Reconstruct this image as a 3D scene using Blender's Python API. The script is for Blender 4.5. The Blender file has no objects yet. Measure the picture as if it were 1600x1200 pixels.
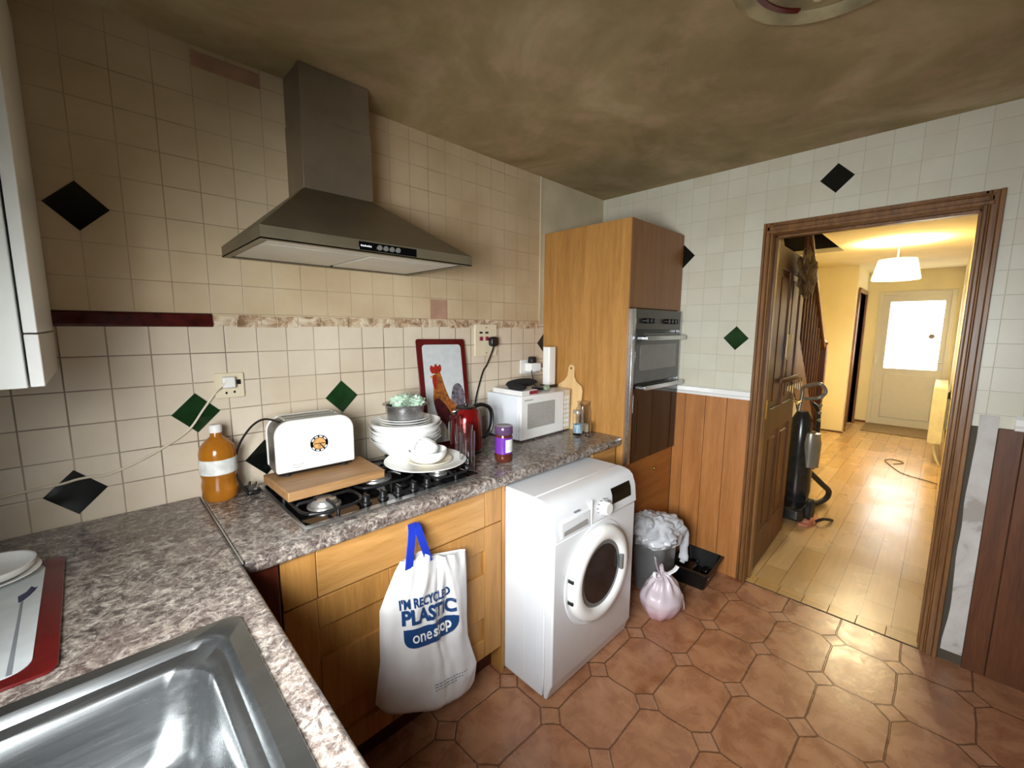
import bpy, bmesh, math, random
from mathutils import Vector, Matrix, noise
R3 = random.Random(7)
C = bpy.context.scene.collection
SC = bpy.context.scene

# ------------------------------------------------------------------ camera
cam_d = bpy.data.cameras.new('camera'); cam = bpy.data.objects.new('camera', cam_d); C.objects.link(cam)
_r = Vector((0.713855, -0.700263, 0.006519)); _u = Vector((0.087568, 0.098497, 0.991277)); _f = Vector((0.694797, 0.707058, -0.131633))
cam.matrix_world = Matrix(((_r.x, _u.x, -_f.x, -1.1029), (_r.y, _u.y, -_f.y, -1.8039), (_r.z, _u.z, -_f.z, 1.5053), (0, 0, 0, 1)))
cam_d.sensor_width = 36.0; cam_d.lens = 662.64 / 1600 * 36.0; cam_d.clip_start = 0.02
SC.camera = cam
# ------------------------------------------------------------------ world, light, exposure
w = bpy.data.worlds.new('world'); SC.world = w; w.use_nodes = True
w.node_tree.nodes['Background'].inputs[0].default_value = (0.85, 0.93, 1.0, 1)
w.node_tree.nodes['Background'].inputs[1].default_value = 0.3
SC.view_settings.view_transform = 'Standard'; SC.view_settings.look = 'None'
SC.view_settings.gamma = 1.0; SC.view_settings.use_curve_mapping = False
SC.view_settings.exposure = 0.30

def area(name, loc, direction, sx, sy, power, color, spread=180):
    d = bpy.data.lights.new(name, 'AREA'); d.shape = 'RECTANGLE'; d.size = sx; d.size_y = sy; d.energy = power; d.color = color
    o = bpy.data.objects.new(name, d); C.objects.link(o); o.location = loc
    o.rotation_euler = Vector(direction).to_track_quat('-Z', 'Y').to_euler(); d.spread = math.radians(spread); return o
def point(name, loc, power, color, r=0.05):
    d = bpy.data.lights.new(name, 'POINT'); d.energy = power; d.color = color; d.shadow_soft_size = r
    o = bpy.data.objects.new(name, d); C.objects.link(o); o.location = loc; return o
# overcast daylight outside the window over the sink
area('daylight_sink_window', (-1.60, -1.58, 1.40), (1, 0.42, -0.55), 0.85, 0.72, 47, (0.95, 0.98, 1.0), 125)
# daylight outside the front door
area('daylight_front_door', (8.05, -1.44, 1.42), (-1, 0, 0), 0.62, 1.0, 14, (1.0, 0.97, 0.9))
# bulb in the hall lamp shade
point('hall_bulb', (4.865, -1.372, 2.10), 60, (1.0, 0.87, 0.58), 0.045)

# ------------------------------------------------------------------ materials
def srgb(h):
    if isinstance(h, str):
        h = h.lstrip('#'); c = [int(h[i:i+2], 16) / 255 for i in (0, 2, 4)]
    else: c = [x / 255 for x in h]
    return tuple(((x / 12.92) if x <= 0.04045 else ((x + 0.055) / 1.055) ** 2.4) for x in c) + (1.0,)
class NT:
    def __init__(s, name):
        s.m = bpy.data.materials.new(name); s.m.use_nodes = True; s.t = s.m.node_tree; s.n = s.t.nodes; s.b = s.n['Principled BSDF']
    def node(s, typ, **kw):
        n = s.n.new(typ)
        for k, v in kw.items(): setattr(n, k, v)
        return n
    def link(s, a, b): s.t.links.new(a, b)
    def val(s, x, inp):
        if isinstance(x, (int, float)): inp.default_value = x
        elif isinstance(x, tuple): inp.default_value = x
        else: s.link(x, inp)
    def math(s, op, a, b=0.0, c=0.0):
        n = s.node('ShaderNodeMath', operation=op); s.val(a, n.inputs[0]); s.val(b, n.inputs[1])
        if len(n.inputs) > 2: s.val(c, n.inputs[2])
        return n.outputs[0]
    def mix(s, f, a, b, mode='MIX'):
        n = s.node('ShaderNodeMix', data_type='RGBA', blend_type=mode); s.val(f, n.inputs[0]); s.val(a, n.inputs[6]); s.val(b, n.inputs[7]); return n.outputs[2]
    def coord(s, scale=(1, 1, 1)):
        tc = s.node('ShaderNodeTexCoord'); mp = s.node('ShaderNodeMapping'); mp.inputs['Scale'].default_value = scale
        s.link(tc.outputs['Object'], mp.inputs['Vector']); return mp.outputs[0]
    def xyz(s):
        tc = s.node('ShaderNodeTexCoord'); sp = s.node('ShaderNodeSeparateXYZ'); s.link(tc.outputs['Object'], sp.inputs[0]); return sp.outputs
    def noise(s, scale=5, detail=4, vec=None, rough=0.5, dist=0.0):
        n = s.node('ShaderNodeTexNoise'); n.inputs['Scale'].default_value = scale; n.inputs['Detail'].default_value = detail
        n.inputs['Roughness'].default_value = rough; n.inputs['Distortion'].default_value = dist
        s.link(vec if vec is not None else s.coord(), n.inputs['Vector']); return n.outputs['Fac']
    def ramp(s, f, stops):
        n = s.node('ShaderNodeValToRGB'); s.link(f, n.inputs[0]); e = n.color_ramp.elements
        while len(e) < len(stops): e.new(0.5)
        for el, (p, c) in zip(e, stops): el.position = p; el.color = c
        return n.outputs[0]
    def base(s, c): s.val(c, s.b.inputs['Base Color'])
    def set(s, rough=None, metal=None, **kw):
        if rough is not None: s.val(rough, s.b.inputs['Roughness'])
        if metal is not None: s.val(metal, s.b.inputs['Metallic'])
        for k, v in kw.items(): s.val(v, s.b.inputs[k.replace('_', ' ')])
        return s
    def bump(s, h, strength=0.3, dist=0.01):
        n = s.node('ShaderNodeBump'); n.inputs['Strength'].default_value = strength; n.inputs['Distance'].default_value = dist
        s.link(h, n.inputs['Height']); s.link(n.outputs[0], s.b.inputs['Normal'])
def gray(v): return (v, v, v, 1)
def plain(name, c, rough=0.5, metal=0.0, var=0.06, vs=14, bump=0.0, **kw):
    t = NT(name); col = srgb(c) if not (isinstance(c, tuple) and len(c) == 4) else c
    f = t.noise(vs, 3); d = tuple(max(0, x * (1 - var * 2)) for x in col[:3]) + (1,); e = tuple(min(1, x * (1 + var)) for x in col[:3]) + (1,)
    t.base(t.ramp(f, [(0.3, d), (0.7, e)])); t.set(rough, metal, **kw)
    if bump: t.bump(f, bump, 0.003)
    return t.m
def tile_mat(name, ua, u0, v0, pu, pv, light, dark, grout, gw=0.022, gdark=1.0):
    """square wall tiles; ua is 0 for a wall along x, 1 for a wall along y"""
    t = NT(name); X = t.xyz(); u = X[ua]; v = X[2]
    fu = t.math('FRACT', t.math('DIVIDE', t.math('SUBTRACT', u, u0 - 50 * pu), pu)); fv = t.math('FRACT', t.math('DIVIDE', t.math('SUBTRACT', v, v0 - 50 * pv), pv))
    du = t.math('MINIMUM', fu, t.math('SUBTRACT', 1.0, fu)); dv = t.math('MINIMUM', fv, t.math('SUBTRACT', 1.0, fv))
    d = t.math('MINIMUM', du, dv)
    g = t.node('ShaderNodeMapRange'); g.inputs[1].default_value = gw * 0.45; g.inputs[2].default_value = gw * 1.15; t.link(d, g.inputs[0])
    cu = t.math('FLOOR', t.math('DIVIDE', t.math('SUBTRACT', u, u0 - 50 * pu), pu)); cv = t.math('FLOOR', t.math('DIVIDE', t.math('SUBTRACT', v, v0 - 50 * pv), pv))
    cc = t.node('ShaderNodeCombineXYZ'); t.link(cu, cc.inputs[0]); t.link(cv, cc.inputs[1])
    wn = t.node('ShaderNodeTexWhiteNoise', noise_dimensions='3D'); t.link(cc.outputs[0], wn.inputs['Vector'])
    n1 = t.noise(2.2, 5, rough=0.6)
    c = t.ramp(n1, [(0.30, srgb(dark)), (0.62, srgb(light))])
    c = t.mix(t.math('MULTIPLY', wn.outputs['Value'], 0.16), c, srgb('b79c78'))
    gn = t.noise(3.0, 3); gc = t.ramp(gn, [(0.35, srgb(grout)), (0.7, srgb('c4b49a'))])
    t.base(t.mix(g.outputs[0], gc, c)); t.set(0.32, 0)
    t.b.inputs['Specular IOR Level'].default_value = 0.4
    t.bump(g.outputs[0], 0.35, 0.002); return t.m
def wood(name, a, b, axis=2, scale=1.0, rough=0.42, knots=False):
    t = NT(name); s = [9 * scale] * 3; s[axis] = 0.7 * scale
    n = t.noise(3.0, 6, t.coord(tuple(s)), 0.6, 0.4); fine = t.noise(22, 3, t.coord(tuple(s)), 0.7)
    f = t.math('MULTIPLY_ADD', fine, 0.35, t.math('MULTIPLY', n, 0.65))
    t.base(t.ramp(f, [(0.32, srgb(a)), (0.66, srgb(b))])); t.set(rough, 0)
    t.bump(fine, 0.12, 0.002); return t.m
M = {}
M['tile_low'] = tile_mat('cream_tiles_lower', 0, -1.076, 1.5125, 0.1022, 0.1022, 'e2d6c2', 'd0c0a8', '6a5a48')
M['tile_high'] = tile_mat('cream_tiles_upper', 0, -1.103, 1.648, 0.1003, 0.1003, 'd2bf9f', 'b9a27d', '947f62', gw=0.016)
M['tile_door'] = tile_mat('pale_tiles', 1, -0.943, 1.453, 0.101, 0.0992, 'dad8c6', 'cbc9b7', 'bab7a5', gw=0.012)
def ceil_mat():
    t = NT('stained_ceiling'); n = t.noise(1.6, 6, None, 0.62, 0.6); n2 = t.noise(5.5, 5, None, 0.6)
    c = t.ramp(n, [(0.34, srgb('8a7a54')), (0.52, srgb('a39269')), (0.68, srgb('c0b08c'))])
    c = t.mix(t.ramp(n2, [(0.5, gray(0)), (0.68, gray(0.5))]), c, srgb('c0a186'))
    t.base(c); t.set(0.85); t.bump(n2, 0.2, 0.01); return t.m
M['ceiling'] = ceil_mat()
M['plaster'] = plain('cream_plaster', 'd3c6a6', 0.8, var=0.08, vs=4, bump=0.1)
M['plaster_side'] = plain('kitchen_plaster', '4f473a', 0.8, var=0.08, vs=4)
def terracotta():
    t = NT('terracotta_floor'); X = t.xyz()
    nz = t.noise(7, 2); wob = t.math('MULTIPLY', t.math('SUBTRACT', nz, 0.5), 0.07)
    u = t.math('DIVIDE', t.math('SUBTRACT', X[0], 1.356 - 32.8), 0.328); v = t.math('DIVIDE', t.math('SUBTRACT', X[1], -1.379 - 23.3), 0.2335)
    fu = t.math('FRACT', t.math('ADD', u, wob)); fv = t.math('FRACT', t.math('ADD', v, wob))
    du = t.math('MULTIPLY', t.math('MINIMUM', fu, t.math('SUBTRACT', 1.0, fu)), 0.328); dv = t.math('MULTIPLY', t.math('MINIMUM', fv, t.math('SUBTRACT', 1.0, fv)), 0.2335)
    man = t.math('ADD', du, dv)                       # distance to the nearest lattice corner
    dia = t.math('ABSOLUTE', t.math('SUBTRACT', man, 0.052))
    inside = t.math('LESS_THAN', man, 0.052)
    edge = t.math('ADD', t.math('MINIMUM', du, dv), t.math('MULTIPLY', inside, 1.0))
    d = t.math('MINIMUM', edge, t.math('MULTIPLY', dia, 0.72))
    g = t.node('ShaderNodeMapRange'); g.inputs[1].default_value = 0.0015; g.inputs[2].default_value = 0.0042; t.link(d, g.inputs[0])
    cu = t.math('FLOOR', u); cv = t.math('FLOOR', v); cc = t.node('ShaderNodeCombineXYZ'); t.link(cu, cc.inputs[0]); t.link(cv, cc.inputs[1]); t.link(inside, cc.inputs[2])
    wn = t.node('ShaderNodeTexWhiteNoise', noise_dimensions='3D'); t.link(cc.outputs[0], wn.inputs['Vector'])
    n = t.noise(9, 6, None, 0.65, 0.5); c = t.ramp(n, [(0.3, srgb('8a5738')), (0.5, srgb('a87350')), (0.72, srgb('c2906a'))])
    c = t.mix(t.math('MULTIPLY', wn.outputs['Value'], 0.28), c, srgb('b88e72'))
    c = t.mix(t.math('MULTIPLY', inside, 0.12), c, srgb('c9a183'))
    t.base(t.mix(g.outputs[0], srgb('6f4c34'), c))
    r = t.ramp(n, [(0.3, gray(0.20)), (0.7, gray(0.36))]); t.set(r, 0)
    n3 = t.noise(40, 4, None, 0.7); h = t.math('ADD', t.math('MULTIPLY', g.outputs[0], 1.0), t.math('MULTIPLY', n3, 0.35)); t.bump(h, 0.6, 0.003)
    return t.m
M['floor'] = terracotta()
def laminate():
    t = NT('laminate_planks'); X = t.xyz(); cc = t.node('ShaderNodeCombineXYZ'); t.link(X[0], cc.inputs[0]); t.link(X[1], cc.inputs[1])
    b = t.node('ShaderNodeTexBrick'); t.link(cc.outputs[0], b.inputs['Vector']); b.inputs['Scale'].default_value = 1.0
    b.inputs['Brick Width'].default_value = 1.15; b.inputs['Row Height'].default_value = 0.125; b.inputs['Mortar Size'].default_value = 0.0016; b.offset = 0.37
    b.inputs['Color1'].default_value = srgb('dcbc88'); b.inputs['Color2'].default_value = srgb('c8a56c'); b.inputs['Mortar'].default_value = srgb('5a3b1c')
    n = t.noise(3, 5, t.coord((1.2, 14, 1)), 0.6, 0.3); c = t.mix(t.math('MULTIPLY', n, 0.5), b.outputs['Color'], srgb('9a7038'))
    t.base(c); t.set(t.ramp(t.noise(2, 3), [(0.3, gray(0.2)), (0.7, gray(0.32))]), 0); return t.m
M['laminate'] = laminate()
def granite():
    t = NT('speckled_worktop'); vec = t.coord((1, 1, 1))
    n1 = t.noise(19, 8, vec, 0.74, 1.8); n2 = t.noise(48, 6, vec, 0.78, 1.2); n3 = t.noise(6, 4, vec, 0.6, 1.0)
    vz = t.node('ShaderNodeTexVoronoi'); vz.inputs['Scale'].default_value = 60; t.link(vec, vz.inputs['Vector'])
    c = t.ramp(n1, [(0.36, srgb('1c191a')), (0.46, srgb('574e4b')), (0.54, srgb('968a7f')), (0.66, srgb('e0d8ca'))])
    c2 = t.ramp(n2, [(0.40, srgb('2a2423')), (0.51, srgb('776c65')), (0.64, srgb('e4dccf'))])
    c = t.mix(0.5, c, c2)
    c = t.mix(t.ramp(n3, [(0.45, gray(0)), (0.66, gray(0.4))]), c, srgb('6b5852'))
    c = t.mix(t.ramp(vz.outputs['Distance'], [(0.08, gray(0.6)), (0.2, gray(0))]), c, srgb('382f30'))
    t.base(c); t.set(0.22, 0); t.bump(n2, 0.05, 0.001); return t.m
M['granite'] = granite()
M['oak'] = wood('oak_veneer', '9a6b33', 'c08d4c', 2)
M['oak_h'] = wood('oak_veneer_horizontal', 'a37338', 'c8975a', 0)
M['oak_dark'] = wood('brown_veneer', '7d5129', '98683a', 2)
M['oak_low'] = wood('orange_veneer', '9c6028', 'b97a3c', 0)
M['pine'] = wood('pine_panelling', '98602e', 'bd8048', 2, 0.8)
M['pine_dark'] = wood('dark_stained_pine', '4a2814', '6e4122', 2, 0.8, 0.5)
M['pine_frame'] = wood('stained_pine_frame', '58381c', '94683c', 2, 1.2, 0.35)
M['maroon_wood'] = wood('dark_red_wood', '35120a', '5a2412', 2, 1, 0.4)
M['boardwood'] = wood('chopping_board_wood', '86603a', 'b38a5c', 0, 1.5, 0.55)
M['palewood'] = wood('pale_beech', 'd0a76b', 'e6c48f', 2, 1.2, 0.5)
M['green_tile'] = plain('dark_green_glaze', '1c3a1c', 0.15, var=0.2)
M['black_tile'] = plain('black_glaze', '0c110e', 0.15, var=0.2)
M['red_rail'] = plain('oxblood_glaze', '4a1712', 0.2, var=0.25, vs=30)
def scar():
    t = NT('broken_adhesive'); n = t.noise(16, 5, None, 0.7, 1); t.base(t.ramp(n, [(0.36, srgb('7c5f44')), (0.48, srgb('b89c7c')), (0.6, srgb('dccdb2'))])); t.set(0.9); t.bump(n, 0.8, 0.01); return t.m
M['scar'] = scar()
M['pinkplaster'] = plain('pink_plaster', 'b08a72', 0.85, var=0.1)
def patch():
    t = NT('bare_patchy_plaster'); n = t.noise(5, 6, None, 0.6, 0.6); t.base(t.ramp(n, [(0.42, srgb('a8a29a')), (0.47, srgb('c2beb8')), (0.62, srgb('cfcbc6'))])); t.set(0.85); t.bump(n, 0.5, 0.01); return t.m
M['patch'] = patch()
M['white_gloss'] = plain('white_gloss', 'f2f2ee', 0.16, var=0.01)
M['white_cab'] = plain('white_cabinet', 'eef0ea', 0.3, var=0.01)
M['white_paint'] = plain('white_paint', 'ecebe2', 0.5, var=0.02)
M['enamel'] = plain('white_enamel', 'e4e6e8', 0.22, var=0.01)
M['enamel_side'] = plain('white_sheet_steel', 'e2e7ec', 0.28, var=0.01)
M['white_plastic'] = plain('white_plastic', 'ecebe6', 0.35, var=0.02)
M['cream_plastic'] = plain('cream_plastic', 'e2d5b8', 0.4, var=0.03)
M['dark_plastic'] = plain('black_plastic', '131313', 0.35, var=0.1)
M['black_gloss'] = plain('black_gloss', '0a0a0c', 0.08, var=0.05)
M['cloth_black'] = plain('black_fabric', '18181a', 0.9, var=0.2, bump=0.4)
M['china'] = plain('white_china', 'f3f3f0', 0.12, var=0.01)
M['china_cream'] = plain('cream_china', 'efe6cf', 0.15, var=0.01)
M['grey_plastic'] = plain('grey_plastic', '6d6f6e', 0.3, var=0.04)
M['cast'] = plain('black_cast_iron', '1c1c1d', 0.38, 0.2, var=0.1, bump=0.2)
M['steel_dark'] = plain('grimy_steel', '6f675c', 0.34, 0.85, var=0.12, vs=5)
def brushed(name, c, rough, axis=0, s=60, metal=0.95):
    t = NT(name); sc = [s] * 3; sc[axis] = 1.5; n = t.noise(4, 3, t.coord(tuple(sc)), 0.6); n2 = t.noise(5, 4, None, 0.6)
    base = srgb(c); lo = tuple(x * 0.75 for x in base[:3]) + (1,)
    t.base(t.mix(t.ramp(n2, [(0.35, gray(0)), (0.7, gray(1))]), lo, base)); t.set(t.math('MULTIPLY_ADD', n, 0.18, rough - 0.06), metal); t.bump(n, 0.05, 0.001); return t.m
M['steel_hood'] = brushed('brushed_hood_steel', '8b8068', 0.42, 0, 60, 0.6)
M['steel_chimney'] = brushed('brushed_chimney_steel', '988c78', 0.42, 2, 60, 0.6)
M['steel'] = brushed('stainless_steel', 'c4c5c6', 0.26, 1)
M['steel_sink'] = brushed('sink_steel', '9a9d9e', 0.22, 0, 25)
M['chrome'] = plain('chrome', 'd8d8d8', 0.12, 1.0, var=0.02)
M['alu'] = plain('aluminium', 'c9c8c4', 0.35, 0.8, var=0.03)
M['filter'] = plain('grease_filter', 'd4d1c6', 0.5, 0.25, var=0.08, vs=3)
M['brass'] = plain('brass', 'c8a860', 0.3, 0.9)
M['red_metal'] = plain('red_enamel', '7d1214', 0.14, 0.3, var=0.06)
M['rubber'] = plain('rubber', '1b1a1a', 0.7)
M['blue_strap'] = plain('blue_plastic', '2036a8', 0.3, var=0.06)
M['ink'] = plain('navy_ink', '1b4070', 0.4, var=0.03)
M['ink_white'] = plain('white_print', 'eef0f0', 0.4, var=0.02)
M['ink_grey'] = plain('grey_print', '83868c', 0.5)
M['grey_text'] = plain('dark_print', '4a4a4a', 0.5)
M['bag'] = plain('white_polythene', 'e4e3e2', 0.34, var=0.03, bump=0.12, Subsurface_Weight=0.0)
M['bin_bag'] = plain('grey_white_polythene', 'c9cdd2', 0.3, var=0.12, vs=12, bump=0.15)
def pinkbag():
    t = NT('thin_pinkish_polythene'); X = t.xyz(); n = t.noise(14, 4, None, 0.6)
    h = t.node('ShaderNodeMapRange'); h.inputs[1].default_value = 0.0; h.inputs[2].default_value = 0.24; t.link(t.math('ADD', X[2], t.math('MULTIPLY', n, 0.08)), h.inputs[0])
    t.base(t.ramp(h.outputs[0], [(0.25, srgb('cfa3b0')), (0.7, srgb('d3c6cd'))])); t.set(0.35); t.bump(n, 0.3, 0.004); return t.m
M['pinkbag'] = pinkbag()
M['ribbon'] = plain('white_ribbon_plastic', 'f0eff0', 0.35)
M['card'] = plain('white_card', 'e8e6e2', 0.6); M['card_red'] = plain('crimson_card', '8e2438', 0.5)
M['board_white'] = plain('frosted_white_glass', 'cdd3d3', 0.12, var=0.04, vs=30)
M['board_red'] = plain('dark_red_border', '5e1414', 0.15, var=0.12)
M['cock_red'] = plain('comb_red', 'a52a1c', 0.3, var=0.2, vs=60); M['cock_orange'] = plain('feather_orange', 'a3602c', 0.3, var=0.35, vs=50)
M['cock_dark'] = plain('feather_maroon', '4a1a1c', 0.3, var=0.3, vs=40); M['cock_grey'] = plain('feather_grey', '77707a', 0.3, var=0.45, vs=50)
M['cock_beak'] = plain('beak_yellow', 'c79b4a', 0.3); M['navy_print'] = plain('navy_feather', '16204a', 0.3)
M['leaf'] = plain('pale_green_leaf', 'c2dcc4', 0.45, var=0.3, vs=18, bump=0.4)
M['radiator'] = plain('cream_radiator', 'e8dfae', 0.4); M['hall_wall'] = plain('yellow_wall', 'f2e6bc', 0.75, var=0.04, vs=2)
M['hall_ceil'] = plain('hall_ceiling', 'e2d7ae', 0.8, var=0.05, vs=2); M['upvc'] = plain('white_upvc', 'dcd8c4', 0.35, var=0.015)
M['cable_white'] = plain('cream_cable', 'ddd3bb', 0.5); M['cable_black'] = plain('black_cable', '121110', 0.4)
M['vac'] = plain('grey_black_plastic', '2b2b2a', 0.22, 0.1, var=0.2); M['vac_grey'] = plain('silver_plastic', '8f8b80', 0.28, 0.4)
M['shoe'] = plain('salmon_pink', 'c07a5c', 0.6, var=0.15); M['paper'] = plain('yellowed_paper', 'e8dcae', 0.7)
M['unlit_void'] = plain('black_stair_void', '0b0908', 0.9); M['carpet'] = plain('brown_carpet', '4b3626', 0.95, bump=0.5)  # stair void: darkness of the unlit stairwell put in as black colour
M['display'] = plain('black_display', '050506', 0.1); M['oven_grey'] = plain('oven_glass_grey', '4a4a49', 0.12, 0.1)
M['oven_win'] = plain('oven_window', '74746f', 0.14, 0.1); M['oven_dark'] = plain('brown_black_oven_glass', '1e130b', 0.07, 0.0)
M['oven_panel'] = plain('dark_steel_panel', '4f4b45', 0.3, 0.6)
M['mw_window'] = NT('perforated_window').set(0.3).m
_t = NT('perforated_window_mesh'); _v = _t.node('ShaderNodeTexVoronoi'); _v.inputs['Scale'].default_value = 260; _t.link(_t.coord(), _v.inputs['Vector'])
_t.base(_t.ramp(_v.outputs['Distance'], [(0.3, srgb('8f8d88')), (0.5, srgb('b8b6b0'))])); _t.set(0.35); M['mw_window'] = _t.m
def glass(name, c=(1, 1, 1, 1), rough=0.0, ior=1.45):
    t = NT(name); t.set(rough, 0); t.b.inputs['Base Color'].default_value = c; t.b.inputs['Transmission Weight'].default_value = 1.0; t.b.inputs['IOR'].default_value = ior; t.b.inputs['Specular IOR Level'].default_value = 0.8; return t.m
M['glass'] = glass('clear_glass', ior=1.38); M['glass_thin'] = glass('thin_clear_glass', ior=1.3)
M['door_glass'] = plain('dark_porthole_glass', '26282b', 0.10, 0.0, var=0.3, vs=6, IOR=1.5)
M['amber'] = plain('amber_liquid', 'c87f24', 0.15, var=0.15, vs=12, Transmission_Weight=0.35)
M['label_white'] = plain('glossy_white_label', 'e6e8e2', 0.3, var=0.12, vs=40); M['purple'] = plain('purple_label', '6b2f9a', 0.3, var=0.05)
M['jam'] = plain('dark_berry_jar', '4a2034', 0.1, var=0.15); M['jar_brown'] = plain('brown_glass_jar', '55271c', 0.08, var=0.1); M['lid_purple'] = plain('translucent_purple_lid', '64486e', 0.15, var=0.05, Transmission_Weight=0.3)
M['sugar'] = plain('pale_grain', 'd8c690', 0.8); M['blue_liquid'] = plain('pale_blue_label', 'a7c6d6', 0.4)
M['hallcarpet'] = plain('dull_doormat', '8a7450', 0.9)
def emit(name, c, s):
    t = NT(name); t.b.inputs['Base Color'].default_value = c; t.b.inputs['Emission Color'].default_value = c; t.b.inputs['Emission Strength'].default_value = s; return t.m
M['lit_glass'] = emit('daylit_frosted_glass', (1.0, 0.98, 0.93, 1), 5.5)
M['shade'] = emit('glowing_fabric_shade', (1.0, 0.80, 0.46, 1), 7.0); M['bulb'] = emit('glowing_bulb', (1.0, 0.85, 0.5, 1), 12)

# ------------------------------------------------------------------ mesh helpers
class MB:
    def __init__(s): s.v = []; s.f = []
    def add(s, vs, fs):
        o = len(s.v); s.v += [tuple(v) for v in vs]; s.f += [tuple(i + o for i in f) for f in fs]; return s
    def box(s, x0, x1, y0, y1, z0, z1):
        vs = [(x, y, z) for x in (x0, x1) for y in (y0, y1) for z in (z0, z1)]
        return s.add(vs, [(0, 1, 3, 2), (4, 6, 7, 5), (0, 4, 5, 1), (2, 3, 7, 6), (0, 2, 6, 4), (1, 5, 7, 3)])
    def prism(s, pts, a0, a1, axis):
        """pts 2D polygon, extruded along axis; axis 'x': pts=(y,z), 'y': (x,z), 'z': (x,y)"""
        n = len(pts)
        mk = {'x': lambda p, a: (a, p[0], p[1]), 'y': lambda p, a: (p[0], a, p[1]), 'z': lambda p, a: (p[0], p[1], a)}[axis]
        vs = [mk(p, a0) for p in pts] + [mk(p, a1) for p in pts]
        return s.add(vs, [tuple(range(n - 1, -1, -1)), tuple(range(n, 2 * n))] + [(i, (i + 1) % n, n + (i + 1) % n, n + i) for i in range(n)])
    def lathe(s, prof, cx=0, cy=0, n=40, close=False, M4=None):
        vs = []; fs = []; k = len(prof)
        for r, z in prof:
            for i in range(n):
                a = 2 * math.pi * i / n; vs.append((cx + r * math.cos(a), cy + r * math.sin(a), z))
        for j in range(k - 1):
            for i in range(n): fs.append((j * n + i, j * n + (i + 1) % n, (j + 1) * n + (i + 1) % n, (j + 1) * n + i))
        if close:
            for i in range(n): fs.append(((k - 1) * n + i, (k - 1) * n + (i + 1) % n, (i + 1) % n, i))
        else:
            if prof[0][0] > 1e-6: fs.append(tuple(range(n - 1, -1, -1)))
            if prof[-1][0] > 1e-6: fs.append(tuple((k - 1) * n + i for i in range(n)))
        if M4 is not None: vs = [tuple(M4 @ Vector(v)) for v in vs]
        return s.add(vs, fs)
    def cyl(s, p0, p1, r, r1=None, n=24):
        p0 = Vector(p0); p1 = Vector(p1); d = p1 - p0; L = d.length
        m = Matrix.Translation(p0) @ d.to_track_quat('Z', 'Y').to_matrix().to_4x4()
        return s.lathe([(r, 0), (r if r1 is None else r1, L)], n=n, M4=m)
    def ellipsoid(s, c, r, n=24, k=14, f=None):
        vs = []; fs = []
        for j in range(k + 1):
            t = math.pi * j / k
            for i in range(n):
                a = 2 * math.pi * i / n; d = Vector((math.sin(t) * math.cos(a), math.sin(t) * math.sin(a), -math.cos(t)))
                q = f(d) if f else 1.0
                vs.append((c[0] + r[0] * d.x * q, c[1] + r[1] * d.y * q, c[2] + r[2] * d.z * q))
        for j in range(k):
            for i in range(n): fs.append((j * n + i, j * n + (i + 1) % n, (j + 1) * n + (i + 1) % n, (j + 1) * n + i))
        return s.add(vs, fs)
    def tube(s, pts, r, n=10, smooth=True, flat=None):
        P = [Vector(p) for p in pts]
        if smooth and len(P) > 2:
            Q = []
            for i in range(len(P) - 1):
                a = P[max(i - 1, 0)]; b = P[i]; c = P[i + 1]; d = P[min(i + 2, len(P) - 1)]
                for k in range(6):
                    t = k / 6; Q.append(0.5 * ((2 * b) + (c - a) * t + (2 * a - 5 * b + 4 * c - d) * t * t + (3 * b - a - 3 * c + d) * t ** 3))
            Q.append(P[-1]); P = Q
        vs = []; up = Vector((0, 0, 1)); prev = None; m = len(P)
        for i, p in enumerate(P):
            d = (P[min(i + 1, m - 1)] - P[max(i - 1, 0)]).normalized()
            a = prev if prev is not None else (up if abs(d.z) < 0.9 else Vector((1, 0, 0)))
            a = (a - d * a.dot(d)).normalized(); b = d.cross(a); prev = a
            rr = r[min(int(i * len(r) / m), len(r) - 1)] if isinstance(r, (list, tuple)) else r
            for k in range(n):
                t = 2 * math.pi * k / n; fa, fb = flat if flat else (1, 1)
                vs.append(p + a * math.cos(t) * rr * fa + b * math.sin(t) * rr * fb)
        fs = [(j * n + i, j * n + (i + 1) % n, (j + 1) * n + (i + 1) % n, (j + 1) * n + i) for j in range(m - 1) for i in range(n)]
        fs += [tuple(range(n - 1, -1, -1)), tuple((m - 1) * n + i for i in range(n))]
        return s.add(vs, fs)
    def slab(s, us, vs_, w0, w1, mk, skip=()):
        """grid slab with holes; mk(u,v,w)->xyz; skip is a set of (i,j) cells"""
        nu, nv = len(us), len(vs_); idx = {}; V = []; F = []
        def vid(i, j, k):
            if (i, j, k) not in idx: idx[(i, j, k)] = len(V); V.append(mk(us[i], vs_[j], (w0, w1)[k]))
            return idx[(i, j, k)]
        on = lambda i, j: 0 <= i < nu - 1 and 0 <= j < nv - 1 and (i, j) not in skip
        for i in range(nu - 1):
            for j in range(nv - 1):
                if not on(i, j): continue
                for k in (0, 1): F.append((vid(i, j, k), vid(i + 1, j, k), vid(i + 1, j + 1, k), vid(i, j + 1, k)))
                for (di, dj, a, b) in ((-1, 0, (i, j), (i, j + 1)), (1, 0, (i + 1, j), (i + 1, j + 1)), (0, -1, (i, j), (i + 1, j)), (0, 1, (i, j + 1), (i + 1, j + 1))):
                    if not on(i + di, j + dj): F.append((vid(*a, 0), vid(*b, 0), vid(*b, 1), vid(*a, 1)))
        return s.add(V, F)
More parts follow.
